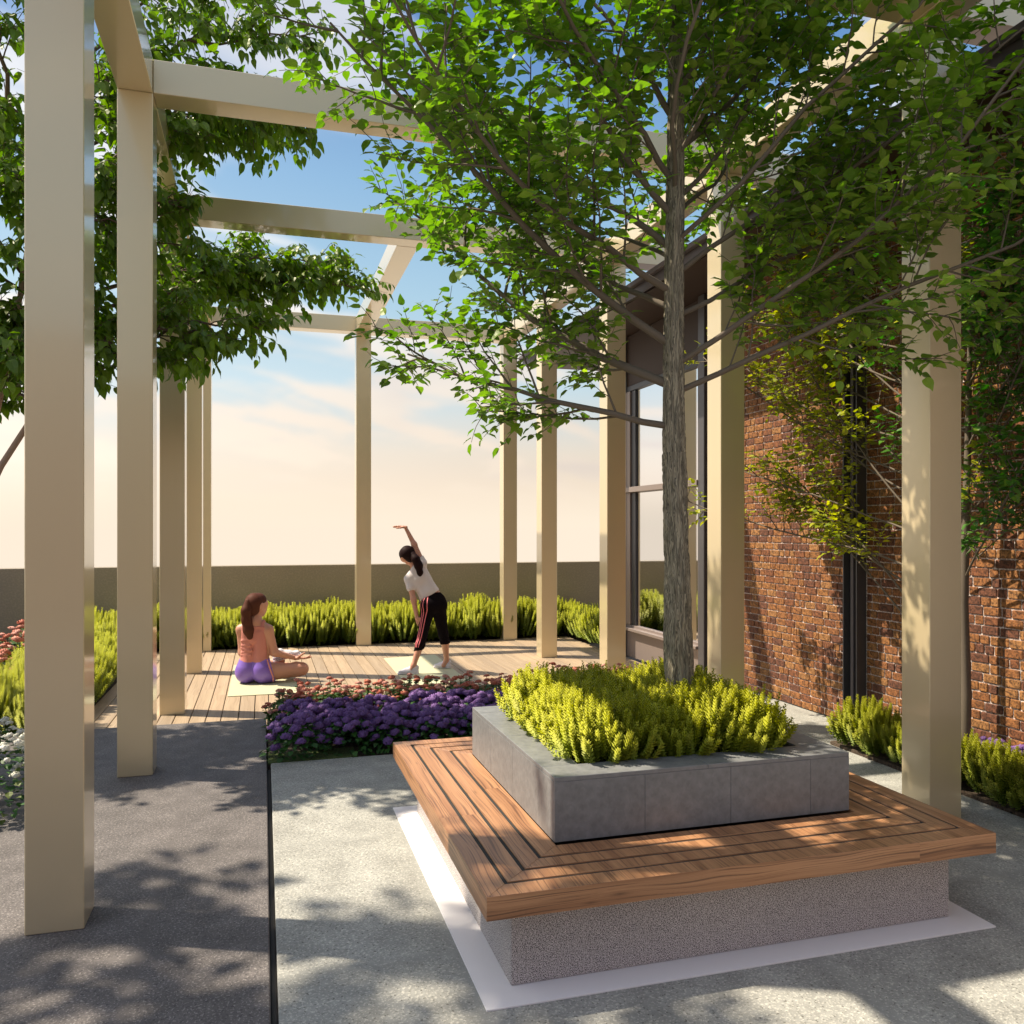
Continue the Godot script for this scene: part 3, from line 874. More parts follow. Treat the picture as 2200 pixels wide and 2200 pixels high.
func left_tree() -> void:
	var base := P(-3.1, -0.12, 8.4)
	var t := thing("large_tree", "large spreading tree with hanging dark green leaves reaching over the left side of the pergola", "tree", base)
	var r := RandomNumberGenerator.new(); r.seed = 818
	var b := MB.new()
	b.tube([Vector3.ZERO, Vector3(0.02, 0.5, 0), Vector3(0.05, 1.1, 0.03)], [0.16, 0.13, 0.10], 14)
	part("trunk", b.mesh(), M.branch_pale, t)
	var L := []
	for s in [[P(-2.45, 2.3, 8.3), P(-2.0, 4.1, 8.35), P(-1.7, 6.2, 8.5)], [P(-2.35, 1.9, 8.2), P(-1.75, 3.3, 8.2), P(-1.5, 5.0, 8.4)], [P(-2.9, 2.6, 8.8), P(-2.7, 4.6, 9.0), P(-2.5, 6.6, 9.2)], [P(-3.4, 2.6, 8.5), P(-3.7, 4.4, 8.6), P(-3.8, 6.3, 8.8)], [P(-2.6, 2.0, 8.6), P(-2.1, 3.4, 8.4), P(-1.9, 4.8, 8.2)]]:
		var pts := [Vector3(0.03, 0.9, 0.02)]
		for p in s: pts.append(p - base)
		var cr := bough(pts, r)
		var m := MB.new()
		m.tube(cr, taper(12, 0.036, 0.016), 9)
		part("stem", m.mesh(), M.branch_pale, t)
		for k in 7:
			var q := along(cr, 0.52 + 0.07 * k)
			if q[0].y > 3.0: L.append([q[0], r.randf_range(0, 360), r.randf_range(5, 40), r.randf_range(0.5, 0.95), 0.016])
	# boughs reaching over the deck in separate layers, with open sky between them
	for q in [
		[P(-1.8, 5.6, 8.5), P(-0.8, 6.5, 8.6), P(0.55, 6.75, 8.5)], [P(-1.9, 5.2, 8.5), P(-0.9, 6.0, 9.0), P(0.3, 6.35, 9.2)], [P(-1.7, 6.0, 8.5), P(-0.9, 7.2, 8.8), P(0.2, 7.5, 8.9)],
		[P(-1.6, 5.0, 8.4), P(-0.6, 5.85, 8.3), P(0.65, 6.0, 8.3)], [P(-1.6, 5.1, 8.4), P(-0.7, 5.85, 8.8), P(0.3, 6.1, 9.1)],
		[P(-1.5, 3.9, 8.5), P(-0.3, 4.8, 10.2), P(1.2, 4.85, 10.5)], [P(-1.4, 4.1, 8.6), P(-0.2, 5.05, 10.4), P(0.8, 5.15, 10.6)], [P(-1.3, 3.9, 8.5), P(-0.6, 4.75, 10.2), P(0.3, 4.75, 10.3)],
		[P(-1.4, 3.2, 8.3), P(-0.8, 3.75, 8.2), P(-0.02, 3.78, 8.2)], [P(-1.5, 3.2, 8.3), P(-1.0, 3.65, 8.0), P(-0.45, 3.6, 7.9)], [P(-1.3, 4.4, 8.3), P(-1.0, 4.75, 8.0), P(-0.62, 4.7, 7.9)],
		[P(-1.9, 3.0, 8.2), P(-1.5, 3.5, 7.9), P(-1.15, 3.4, 7.7)], [P(-1.9, 4.0, 8.2), P(-1.5, 4.5, 7.9), P(-1.1, 4.5, 7.8)], [P(-1.8, 4.8, 8.2), P(-1.4, 5.6, 7.9), P(-1.0, 5.8, 7.8)],
		[P(-2.2, 3.5, 8.2), P(-2.3, 4.0, 7.6), P(-2.5, 4.0, 7.2)], [P(-2.3, 4.8, 8.2), P(-2.3, 5.2, 7.6), P(-2.4, 5.2, 7.2)], [P(-2.1, 5.5, 8.3), P(-2.1, 6.2, 7.7), P(-2.1, 6.3, 7.3)], [P(-1.9, 3.3, 8.2), P(-1.85, 3.4, 7.6), P(-1.9, 3.2, 7.3)]]:
		var pts := []
		for p in q: pts.append(p - base)
		var len: float = pts[0].distance_to(pts[1]) + pts[1].distance_to(pts[2])
		L.append([pts[0], 0, 0, len, 0.02, bough(pts, r)])
	# the rest of the crown, away from the camera's view
	for q in [[4.2, 200, 25, 2.4], [4.6, 160, 30, 2.4], [5.2, 150, 45, 2.2], [5.0, 90, 40, 2.2], [5.6, 120, 35, 2.0], [4.4, 180, 40, 2.4], [4.0, 215, 30, 1.8], [4.8, 230, 35, 1.8], [5.4, 190, 40, 1.8], [5.8, 170, 30, 1.8], [3.6, 185, 25, 2.0], [4.4, 140, 30, 2.0]]:
		L.append([Vector3(-0.4, q[0] - 0.3, -0.3), q[1], q[2], q[3], 0.024])
	var keep := func(p: Vector3) -> bool:
		var w := p + base
		return -w.z > (7.45 if w.x > -1.6 else 7.0) and w.y > 3.05 - 0.4 * clampf(-1.2 - w.x, 0, 1)
	grow(t, L, {"bark": M.branch_dark, "twig": M.branch_dark, "n2": 12.5, "l2": 0.46, "n3": 12.0, "l3": 0.22, "space": 0.056, "size": 0.118, "hang": 0.65, "bare": 0.18, "lift": -0.02, "lift2": -0.07, "lift3": -0.12, "rise": 0.05, "curl": 0.28, "slim": 0.30, "keep": keep,
		"tones": [Color(0.14, 0.235, 0.03), Color(0.175, 0.27, 0.035), Color(0.11, 0.195, 0.026), Color(0.21, 0.305, 0.04), Color(0.15, 0.22, 0.03)], "back": Color(0.85, 1.0, 0.08)}, r)

func shade_tree() -> void:   # stands beyond the left parapet, only its dappled shade is seen
	var t := thing("large_tree", "tall tree beyond the left edge of the walkway, throwing soft dappled shade on the paving", "tree", P(-6.3, -0.05, 5.15))
	var r := RandomNumberGenerator.new(); r.seed = 515
	var b := MB.new()
	b.tube([Vector3.ZERO, Vector3(0.02, 2.2, 0), Vector3(-0.03, 5.6, 0.03), Vector3(0.02, 9.6, 0.0)], [0.2, 0.16, 0.12, 0.05], 12)
	part("trunk", b.mesh(), M.branch_pale, t)
	var L := []
	for k in 15:
		L.append([Vector3(0, 5.6 + k * 0.27, 0), 137.5 * k, r.randf_range(8, 45), r.randf_range(1.5, 2.9), 0.04])
	grow(t, L, {"bark": M.branch_dark, "twig": M.branch_dark, "n2": 2.1, "l2": 1.0, "n3": 9.0, "l3": 0.35, "space": 0.085, "size": 0.19, "hang": 0.3, "bare": 0.4, "lift": 0.0, "curl": 0.28, "slim": 0.36, "parts": 0,
		"tones": [Color(0.07, 0.13, 0.018), Color(0.09, 0.15, 0.02), Color(0.11, 0.17, 0.024)], "back": Color(0.6, 0.7, 0.06)}, r)

func wall_trees() -> void:
	var r := RandomNumberGenerator.new(); r.seed = 99
	var inside := func(q: Vector3) -> bool: return q.x < 0.22
	var t := thing("wall_tree", "yellow-green leaved tree spreading against the brick wall behind the right column", "tree", P(5.14, 0.02, 5.76))
	var b := MB.new()
	b.tube([Vector3.ZERO, Vector3(0.01, 0.6, 0.02), Vector3(0.0, 1.3, 0), Vector3(0.0, 2.4, -0.05), Vector3(-0.02, 3.9, -0.1)], [0.04, 0.034, 0.03, 0.022, 0.012], 9)
	part("trunk", b.mesh(), M.branch, t)
	var L := []
	for k in 19:
		var back := k % 5 != 4
		var d := Vector3(r.randf_range(-0.30, 0.02), r.randf_range(0.22, 0.85), (-1.0 if back else 1.0) * r.randf_range(0.7, 1.0))
		var p := wander(Vector3(0, 1.1 + k * 0.15, -0.03), d, r.randf_range(1.8, 2.9) if back else 1.0, 9, 0.1, 0.015, r)
		for j in p.size(): p[j].x = clampf(p[j].x, -0.85, 0.16)
		L.append([p[0], 0, 0, 2.2 if back else 1.0, 0.009, p])
	grow(t, L, {"bark": M.branch, "twig": M.branch, "n2": 6.5, "l2": 0.5, "n3": 12.0, "l3": 0.17, "space": 0.045, "size": 0.068, "hang": 0.15, "bare": 0.2, "lift": 0.0, "keep": inside,
		"tones": [Color(0.38, 0.42, 0.03), Color(0.45, 0.47, 0.034), Color(0.31, 0.37, 0.03), Color(0.22, 0.29, 0.03)], "back": Color(0.95, 0.98, 0.06)}, r)
	t = thing("wall_tree", "green leaved slim tree against the brick wall at the right edge, beyond the right column", "tree", P(5.19, 0.02, 5.3))
	b = MB.new()
	b.tube([Vector3.ZERO, Vector3(0.012, 0.6, 0.01), Vector3(0.0, 1.3, 0), Vector3(0.01, 2.4, 0.03), Vector3(-0.02, 3.9, 0.1)], [0.05, 0.042, 0.036, 0.025, 0.012], 10)
	part("trunk", b.mesh(), M.branch, t)
	L = []
	for k in 15:
		var fro := k % 4 != 3
		var d := Vector3(r.randf_range(-0.38, 0.0), r.randf_range(0.2, 0.9), (1.0 if fro else -1.0) * r.randf_range(0.6, 1.0))
		var p := wander(Vector3(0, 1.5 + k * 0.16, 0.02), d, r.randf_range(1.1, 1.9) if fro else 0.9, 9, 0.1, 0.015, r)
		for j in p.size(): p[j].x = clampf(p[j].x, -0.85, 0.12)
		L.append([p[0], 0, 0, 1.8 if fro else 0.9, 0.009, p])
	grow(t, L, {"bark": M.branch, "twig": M.branch, "n2": 8.5, "l2": 0.5, "n3": 12.0, "l3": 0.17, "space": 0.048, "size": 0.07, "hang": 0.2, "bare": 0.15, "lift": 0.0, "keep": inside,
		"tones": [Color(0.08, 0.215, 0.03), Color(0.105, 0.25, 0.032), Color(0.06, 0.17, 0.024), Color(0.17, 0.27, 0.03)], "back": Color(0.55, 0.85, 0.06)}, r)

# ------------------------------------------------------------------ shrubs and flowers
func nth(k: int) -> String:
	return ["first", "second", "third", "fourth", "fifth", "sixth", "seventh", "eighth", "ninth", "tenth", "eleventh", "twelfth", "thirteenth", "fourteenth", "fifteenth", "sixteenth", "seventeenth", "eighteenth", "nineteenth", "twentieth"][k]

func shrub_mesh(seed_: int, shoots: int, rad: float, high: float, tip: Color, low: Color, big: float) -> ArrayMesh:
	var r := RandomNumberGenerator.new(); r.seed = seed_
	var m := MB.new(); m.colored = true
	for s in shoots:
		var a := r.randf() * TAU; var q := sqrt(r.randf())
		var base := Vector3(cos(a), 0, sin(a)) * q * rad * 0.55
		var lean := Vector3(cos(a), 0, sin(a)) * q * rad * r.randf_range(0.4, 0.75)
		var h := high * r.randf_range(0.74, 1.0) * (1.0 - 0.5 * q * q * q)
		var top := base + lean + Vector3(0, h, 0) + Vector3(r.randf_range(-0.03, 0.03), 0, r.randf_range(-0.03, 0.03))
		var mid := base.lerp(top, 0.5) + lean * 0.22
		var nl := int(h / (0.0125 * big))
		var start := 0.12 + 0.2 * r.randf()
		var tone := r.randf_range(0.85, 1.12)
		for k in nl:
			var f := lerpf(start, 1.0, float(k) / nl)
			var p := base.lerp(mid, f).lerp(mid.lerp(top, f), f)
			var tan := (mid - base).lerp(top - mid, f).normalized()
			var ln := 0.031 * big * (1.0 - 0.45 * smoothstep(0.75, 1.0, f)) * r.randf_range(0.8, 1.2)
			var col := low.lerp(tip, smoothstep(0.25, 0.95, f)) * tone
			for j in 3:
				var an := TAU * j / 3.0 + k * 1.15 + s
				var sx := tan.cross(Vector3(0.3, 0.1, 1)).normalized(); var sz := tan.cross(sx)
				var o := sx * cos(an) + sz * sin(an)
				var d := (o * 0.75 + tan * 0.85).normalized()
				var wv := d.cross(tan).normalized() * ln * 0.24
				var nn := (tan * 0.75 - o * 0.6 + o * 1.0).normalized()
				var i0 := m.vert(p, nn, Vector2.ZERO, col); var i1 := m.vert(p + d * ln * 0.55 + wv, nn, Vector2.ZERO, col)
				var i2 := m.vert(p + d * ln, nn, Vector2.ZERO, col); var i3 := m.vert(p + d * ln * 0.55 - wv, nn, Vector2.ZERO, col)
				m.tri(i0, i1, i2); m.tri(i0, i2, i3)
	return m.mesh()

var shrub_kinds := {}
func shrub(kind: String, label: String, group: String, at: Vector3, s: float, r: RandomNumberGenerator) -> void:
	if not shrub_kinds.has(kind):
		var set_ := []
		for k in 3:
			match kind:
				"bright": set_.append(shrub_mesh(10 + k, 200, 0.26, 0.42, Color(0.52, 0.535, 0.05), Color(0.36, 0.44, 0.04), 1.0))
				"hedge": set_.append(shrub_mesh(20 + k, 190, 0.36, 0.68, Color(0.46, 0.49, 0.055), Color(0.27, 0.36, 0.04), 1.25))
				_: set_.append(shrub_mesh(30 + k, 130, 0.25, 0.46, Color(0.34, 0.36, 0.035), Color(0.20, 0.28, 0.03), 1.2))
		shrub_kinds[kind] = set_
	var o := thing("shrub", label, "shrub", at, r.randf() * TAU, group)
	o.scale = Vector3(s, s * r.randf_range(0.9, 1.1), s)
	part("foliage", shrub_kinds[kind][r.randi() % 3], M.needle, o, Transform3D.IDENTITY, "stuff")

func shrubs() -> void:
	var r := RandomNumberGenerator.new(); r.seed = 61
	var rows5 := ["front", "second", "middle", "fourth", "back"]
	for x in 5:   # in the planter
		for d in 5:
			var p := P(1.285 + 0.755 + (x - 2) * 0.205 + r.randf_range(-0.03, 0.03), 0.68, 4.485 + (d - 2) * 0.22 + r.randf_range(-0.03, 0.03))
			if Vector2(p.x - 2.35, p.z + 4.57).length() < 0.13: continue
			shrub("bright", "bright yellow-green spiky shrub in the grey planter, %s from the left in the %s row" % [nth(x), rows5[d]], "shrubs in the planter", p, r.randf_range(0.82, 1.04), r)
	for k in 20:  # hedge at the back
		for row in 2:
			shrub("hedge", "yellow-green spiky shrub in the far hedge by the parapet, %s from the left, %s row" % [nth(k), ["front", "back"][row]], "hedge shrubs along the far parapet", P(-3.2 + k * 0.46 + r.randf_range(-0.06, 0.06) + row * 0.2, DECK_Y - 0.04, 15.02 + row * 0.33 + r.randf_range(-0.04, 0.04)), r.randf_range(1.02, 1.2), r)
	for d in 4:   # the hedge turns along the bay
		shrub("hedge", "yellow-green spiky shrub beside the glazed bay where the hedge turns, %s from the bay" % nth(d), "shrubs by the glazed bay", P(5.62 + r.randf_range(-0.05, 0.05), DECK_Y, 13.0 + d * 0.5), r.randf_range(0.95, 1.1), r)
	for k in 13:  # left of the deck
		for row in 2:
			shrub("hedge", "yellow-green shrub in the strip left of the deck, %s from the walkway, %s row" % [nth(k), ["inner", "outer"][row]], "shrubs left of the deck", P(-2.12 - row * 0.42 + r.randf_range(-0.05, 0.05), DECK_Y - 0.04, 9.0 + k * 0.45), r.randf_range(0.85, 1.05), r)
	for k in 11:  # along the brick wall, either side of the right column
		var near := k < 7
		shrub("low", "%s shrub by the brick wall right of the column, %s from the right edge" % ["low green", nth(k)] if near else "%s shrub by the brick wall between bench and right column, %s from the column" % ["low green", nth(k - 7)], "shrubs right of the column" if near else "shrubs behind the bench",
			P(4.93 + r.randf_range(-0.04, 0.04), 0.02, 3.4 + k * 0.27), r.randf_range(0.85, 1.0), r)
		if k > 2 and k < 10:
			shrub("low", "%s shrub by the brick wall right of the column, %s from the right edge" % ["tiny back-row", nth(k)] if near else "%s shrub by the brick wall between bench and right column, %s from the column" % ["tiny back-row", nth(k - 7)], "shrubs right of the column" if near else "shrubs behind the bench",
				P(5.18, 0.02, 3.5 + k * 0.27), 0.62, r)

func floret_head(seed_: int, rad: float, n: int, dome: float, petal := 0.34) -> MB:   # a rounded head of many small petals
	var r := RandomNumberGenerator.new(); r.seed = seed_
	var m := MB.new(); m.colored = true
	for k in n:
		var u := (k + 0.5) / n
		var y := 1.0 - u * 1.25
		var a := k * 2.39996
		var d := Vector3(cos(a) * sqrt(maxf(1 - y * y, 0.0)), y * dome, sin(a) * sqrt(maxf(1 - y * y, 0.0)))
		var p := d * rad * r.randf_range(0.72, 1.08)
		var nn := d.normalized()
		var s := nn.cross(Vector3(0.2, 0.3, 1)).normalized(); var q := nn.cross(s)
		var tone := r.randf_range(0.7, 1.25)
		var col := Color(tone, tone, tone)
		var ctr := m.vert(p + nn * rad * 0.16, nn, Vector2.ZERO, col)
		var ids := []
		for j in 6:
			var an := TAU * j / 6 + r.randf() * 0.6
			var o := s * cos(an) + q * sin(an)
			ids.append(m.vert(p + o * rad * petal * r.randf_range(0.75, 1.25) - nn * rad * 0.12, (nn + o * 0.8).normalized(), Vector2.ZERO, col))
		for j in 6: m.tri(ctr, ids[j], ids[(j + 1) % 6])
	return m

func bloom_plant(called: String, label: String, cat: String, group: String, at: Vector3, s: float, head: Mesh, head_mats: Array, green: Mesh, spots: Array, r: RandomNumberGenerator) -> void:
	var o := thing(called, label, cat, at, r.randf() * TAU, group)
	o.scale = Vector3.ONE * s
	part("foliage", green, M.needle, o, Transform3D.IDENTITY, "stuff")
	for q in spots:
		part("flower_head", head, head_mats[r.randi() % head_mats.size()], o, Transform3D(Basis.from_euler(Vector3(r.randf_range(-0.4, 0.4), r.randf() * 6.0, r.randf_range(-0.4, 0.4))) * Basis.from_scale(Vector3.ONE * q.w), Vector3(q.x, q.y, q.z)))

func leafy_mound(seed_: int, rad: float, high: float, n: int, size: float, tones: Array, stems: Array) -> ArrayMesh:
	var r := RandomNumberGenerator.new(); r.seed = seed_
	var m := MB.new(); m.colored = true
	var lf := leaf_mesh(0.4, 0.42, 0.1, 0.25)
	for k in n:
		var a := r.randf() * TAU; var y := pow(r.randf(), 0.8)
		var q := sqrt(1.0 - y * y * 0.85) * rad * r.randf_range(0.55, 1.05)
		var d := Vector3(cos(a), 0, sin(a))
		m.add(lf, leaf_at(d * q + Vector3(0, y * high * 0.94, 0), d + Vector3(0, r.randf_range(-0.5, 0.4), 0), Vector3(0, 1, 0) + d * 0.4 + Vector3(r.randf_range(-0.4, 0.4), 0, r.randf_range(-0.4, 0.4)), size * r.randf_range(0.7, 1.2)), tones[r.randi() % tones.size()])
	for q in stems:
		var b := MB.new(); b.colored = true
		var p := Vector3(q.x, q.y, q.z)
		b.tube([Vector3(p.x * 0.45, 0.02, p.z * 0.45), Vector3(p.x * 0.85, p.y * 0.6, p.z * 0.85), p], [0.005, 0.004, 0.003], 4, false)
		m.add(b, Transform3D.IDENTITY, Color(0.10, 0.14, 0.03))
		for k in 7:   # leaves up the stem
			var f := 0.45 + k * 0.075
			var at := Vector3(p.x * lerpf(0.5, 1, f), p.y * f, p.z * lerpf(0.5, 1, f))
			var a := k * 2.4
			m.add(lf, leaf_at(at, Vector3(cos(a), 0.5, sin(a)), Vector3.UP, size * 0.95), tones[r.randi() % tones.size()])
	return m.mesh()

func tinted(c: Color) -> StandardMaterial3D:
	var m: StandardMaterial3D = M.flower.duplicate()
	m.albedo_color = c.linear_to_srgb()
	return m

func flowers() -> void:
	var r := RandomNumberGenerator.new(); r.seed = 321
	var greens := [Color(0.035, 0.12, 0.022), Color(0.05, 0.15, 0.025), Color(0.03, 0.095, 0.02)]
	# purple mounds
	var purple := [tinted(Color(0.165, 0.08, 0.29)), tinted(Color(0.20, 0.10, 0.335)), tinted(Color(0.135, 0.062, 0.235))]
	var head := floret_head(1, 0.052, 58, 0.75, 0.2).mesh()
	var mounds := []
	for k in 3:
		var spots := []
		for j in 30:
			var a := j * 2.39996 + k; var u := (j + 0.5) / 30.0
			var q := sqrt(u) * 0.27
			spots.append(Vector4(cos(a) * q, 0.35 - 0.24 * pow(u, 1.7) + r.randf_range(-0.025, 0.025), sin(a) * q, r.randf_range(0.8, 1.2)))
		mounds.append([leafy_mound(40 + k, 0.29, 0.32, 260, 0.06, greens, []), spots])
	for row in 3:
		for k in 9:
			var m: Array = mounds[r.randi() % 3]
			bloom_plant("purple_flower", "mounded purple flowered plant in the bed before the deck, %s from the left, %s row" % [nth(k), ["front", "middle", "back"][row]], "flower", "purple flowers in the bed before the deck",
				P(0.30 + k * 0.38 + r.randf_range(-0.05, 0.05) + (row % 2) * 0.12, -0.02, 7.38 + row * 0.34 + r.randf_range(-0.05, 0.05)), r.randf_range(0.80, 0.94), head, purple, m[0], m[1], r)
	for k in 6:
		var m: Array = mounds[r.randi() % 3]
		bloom_plant("purple_flower", "small purple flowered plant against the brick wall, %s from the right edge" % nth(k), "flower", "purple flowers by the brick wall", P(5.28, 0.06, 4.0 + k * 0.23), 0.62, head, purple, m[0], m[1], r)
	# coral flat-topped heads on leafy stems
	var coral := [tinted(Color(0.52, 0.16, 0.10)), tinted(Color(0.56, 0.21, 0.15)), tinted(Color(0.46, 0.12, 0.075)), tinted(Color(0.58, 0.27, 0.22))]
	var flat_head := floret_head(2, 0.034, 34, 0.45, 0.24).mesh()
	var tall := []
	for k in 3:
		var spots := []
		for j in 24:
			var a := j * 2.39996 + k; var q := sqrt((j + 0.5) / 24.0) * 0.22
			spots.append(Vector4(cos(a) * q, r.randf_range(0.22, 0.44) - q * 0.3, sin(a) * q, r.randf_range(0.75, 1.25)))
		tall.append([leafy_mound(60 + k, 0.20, 0.31, 170, 0.065, [Color(0.07, 0.15, 0.03), Color(0.10, 0.19, 0.04), Color(0.05, 0.12, 0.025)], spots), spots])
	for row in 2:
		for k in 11:
			var m: Array = tall[r.randi() % 3]
			bloom_plant("coral_flower", "coral flowered plant behind the purple flowers, %s from the left, %s row" % [nth(k), ["front", "back"][row]], "flower", "coral flowers behind the purple ones",
				P(0.24 + k * 0.33 + r.randf_range(-0.05, 0.05) + row * 0.15, -0.02, 8.36 + row * 0.25 + r.randf_range(-0.03, 0.03)), r.randf_range(0.9, 1.12), flat_head, coral, m[0], m[1], r)
	for k in 9:
		var m: Array = tall[r.randi() % 3]
		bloom_plant("coral_flower", "tall pink flowered plant behind the shrubs left of the deck, %s from the walkway" % nth(k), "flower", "pink flowers left of the deck",
			P(-3.0 + r.randf_range(-0.2, 0.2), DECK_Y, 9.0 + k * 0.6), 1.75, flat_head, coral, m[0], m[1], r)
	# white flowered bush at the left edge
	var white := [tinted(Color(0.72, 0.72, 0.66)), tinted(Color(0.66, 0.67, 0.58))]
	var small := floret_head(3, 0.03, 16, 0.6).mesh()
	for k in 2:
		var spots := []
		for j in 46:
			var a := j * 2.39996; var u := (j + 0.5) / 46.0
			var q := sqrt(u) * 0.30
			spots.append(Vector4(cos(a) * q, 0.50 - 0.36 * u * u + r.randf_range(-0.03, 0.03), sin(a) * q, r.randf_range(0.7, 1.2)))
		bloom_plant("white_flower_bush", ["small bush of white flowers on the walkway at the left edge, nearer one", "small bush of white flowers at the left edge, farther one by the hedge"][k], "bush", "",
			P([-1.60, -1.95][k], 0.0, [6.35, 7.0][k]), 1.0, small, white, leafy_mound(80 + k, 0.32, 0.47, 300, 0.05, greens + [Color(0.11, 0.16, 0.03)], []), spots, r)

# ------------------------------------------------------------------ people: a smooth field round tapered bones, meshed as surface nets
class Field:
	var lo := Vector3.ZERO
	var cell := 0.012
	var nx := 0
	var ny := 0
	var nz := 0
	var f := PackedFloat32Array()
	func _init(bones: Array, cell_: float, k: float, grow_: float) -> void:
		cell = cell_
		var a := Vector3.ONE * 1e6; var b := -a
		for q in bones:
			for p in [[q[0], q[1]], [q[2], q[3]]]:
				a = a.min(p[0] - Vector3.ONE * (p[1] + grow_)); b = b.max(p[0] + Vector3.ONE * (p[1] + grow_))
		lo = a - Vector3.ONE * cell * 3.0
		var s := (b - a) / cell
		nx = int(s.x) + 7; ny = int(s.y) + 7; nz = int(s.z) + 7
		f.resize(nx * ny * nz); f.fill(10.0)
		for q in bones:
			var p0: Vector3 = q[0]; var r0: float = q[1] + grow_; var p1: Vector3 = q[2]; var r1: float = q[3] + grow_
			var d := p1 - p0
			var dd := maxf(d.length_squared(), 1e-9)
			var m := Vector3.ONE * (maxf(r0, r1) + k + cell * 2.5)
			var c0 := ((p0.min(p1) - m - lo) / cell).floor(); var c1 := ((p0.max(p1) + m - lo) / cell).ceil()
			for z in range(maxi(int(c0.z), 0), mini(int(c1.z) + 1, nz)):
				for y in range(maxi(int(c0.y), 0), mini(int(c1.y) + 1, ny)):
					var row := (z * ny + y) * nx
					for x in range(maxi(int(c0.x), 0), mini(int(c1.x) + 1, nx)):
						var p := lo + Vector3(x, y, z) * cell
						var t := clampf((p - p0).dot(d) / dd, 0.0, 1.0)
						var v := (p - p0 - d * t).length() - lerpf(r0, r1, t)
						var o := f[row + x]
						var h := maxf(k - absf(v - o), 0.0) / k
						f[row + x] = minf(v, o) - h * h * k * 0.25
	func cut(planes: Array) -> void:    # keep only the side that every plane points away from
		for z in nz:
			for y in ny:
				var row := (z * ny + y) * nx
				for x in nx:
					var v := f[row + x]
					if v > 0.1: continue
					var p := lo + Vector3(x, y, z) * cell
					for q in planes: v = maxf(v, (p - q[0]).dot(q[1]))
					f[row + x] = v
	func at(p: Vector3) -> float:
		var q := (p - lo) / cell
		var x := int(q.x); var y := int(q.y); var z := int(q.z)
		if x < 0 or y < 0 or z < 0 or x >= nx - 1 or y >= ny - 1 or z >= nz - 1: return 10.0
		var u := q.x - x; var v := q.y - y; var w := q.z - z
		var k := (z * ny + y) * nx + x
		var s := nx; var t := nx * ny
		return lerpf(lerpf(lerpf(f[k], f[k + 1], u), lerpf(f[k + s], f[k + s + 1], u), v), lerpf(lerpf(f[k + t], f[k + t + 1], u), lerpf(f[k + t + s], f[k + t + s + 1], u), v), w)
	func slope(p: Vector3) -> Vector3:
		var e := cell * 0.8
		return Vector3(at(p + Vector3(e, 0, 0)) - at(p - Vector3(e, 0, 0)), at(p + Vector3(0, e, 0)) - at(p - Vector3(0, e, 0)), at(p + Vector3(0, 0, e)) - at(p - Vector3(0, 0, e))).normalized()
	func skin(m: MB) -> void:
		var ids := PackedInt32Array(); ids.resize(nx * ny * nz); ids.fill(-1)
		var t := nx * ny
		var off := [0, 1, nx, nx + 1, t, t + 1, t + nx, t + nx + 1]
		var edges := [[0, 1], [2, 3], [4, 5], [6, 7], [0, 2], [1, 3], [4, 6], [5, 7], [0, 4], [1, 5], [2, 6], [3, 7]]
		for z in nz - 1:
			for y in ny - 1:
				for x in nx - 1:
					var k := z * t + y * nx + x
					var s0 := f[k] < 0.0
					var mixed := false
					for j in range(1, 8):
						if (f[k + off[j]] < 0.0) != s0: mixed = true; break
					if not mixed: continue
					var sum := Vector3.ZERO; var c := 0
					for e in edges:
						var a := f[k + off[e[0]]]; var b := f[k + off[e[1]]]
						if (a < 0.0) != (b < 0.0):
							var u := a / (a - b)
							var pa := Vector3(e[0] & 1, (e[0] >> 1) & 1, e[0] >> 2); var pb := Vector3(e[1] & 1, (e[1] >> 1) & 1, e[1] >> 2)
							sum += pa.lerp(pb, u); c += 1
					var p := lo + (Vector3(x, y, z) + sum / c) * cell
					ids[k] = m.vert(p, slope(p))
		for z in range(1, nz - 1):
			for y in range(1, ny - 1):
				for x in range(1, nx - 1):
					var k := z * t + y * nx + x
					var s := f[k] < 0.0
					if (f[k + 1] < 0.0) != s: quad4(m, ids[k - nx - t], ids[k - t], ids[k], ids[k - nx], s)
					if (f[k + nx] < 0.0) != s: quad4(m, ids[k - 1 - t], ids[k - 1], ids[k], ids[k - t], s)
					if (f[k + t] < 0.0) != s: quad4(m, ids[k - 1 - nx], ids[k - nx], ids[k], ids[k - 1], s)
	func quad4(m: MB, a: int, b: int, c: int, d: int, s: bool) -> void:
		if a < 0 or b < 0 or c < 0 or d < 0: return
		if s:
			m.tri(a, b, c); m.tri(a, c, d)
		else:
			m.tri(a, c, b); m.tri(a, d, c)

func bone(a: Vector3, ra: float, b: Vector3, rb: float) -> Array:
	return [a, ra, b, rb]

func chain(ps: Array, rs: Array) -> Array:
	var o := []
	for k in ps.size() - 1: o.append([ps[k], rs[k], ps[k + 1], rs[k + 1]])
	return o

func body_part(called: String, bones: Array, cell: float, k: float, m: Material, parent: Node, grow_ := 0.0, planes := []) -> MeshInstance3D:
	var fd := Field.new(bones, cell, k, grow_)
	if planes.size(): fd.cut(planes)
	var b := MB.new()
	fd.skin(b)
	return part(called, b.mesh(), m, parent)

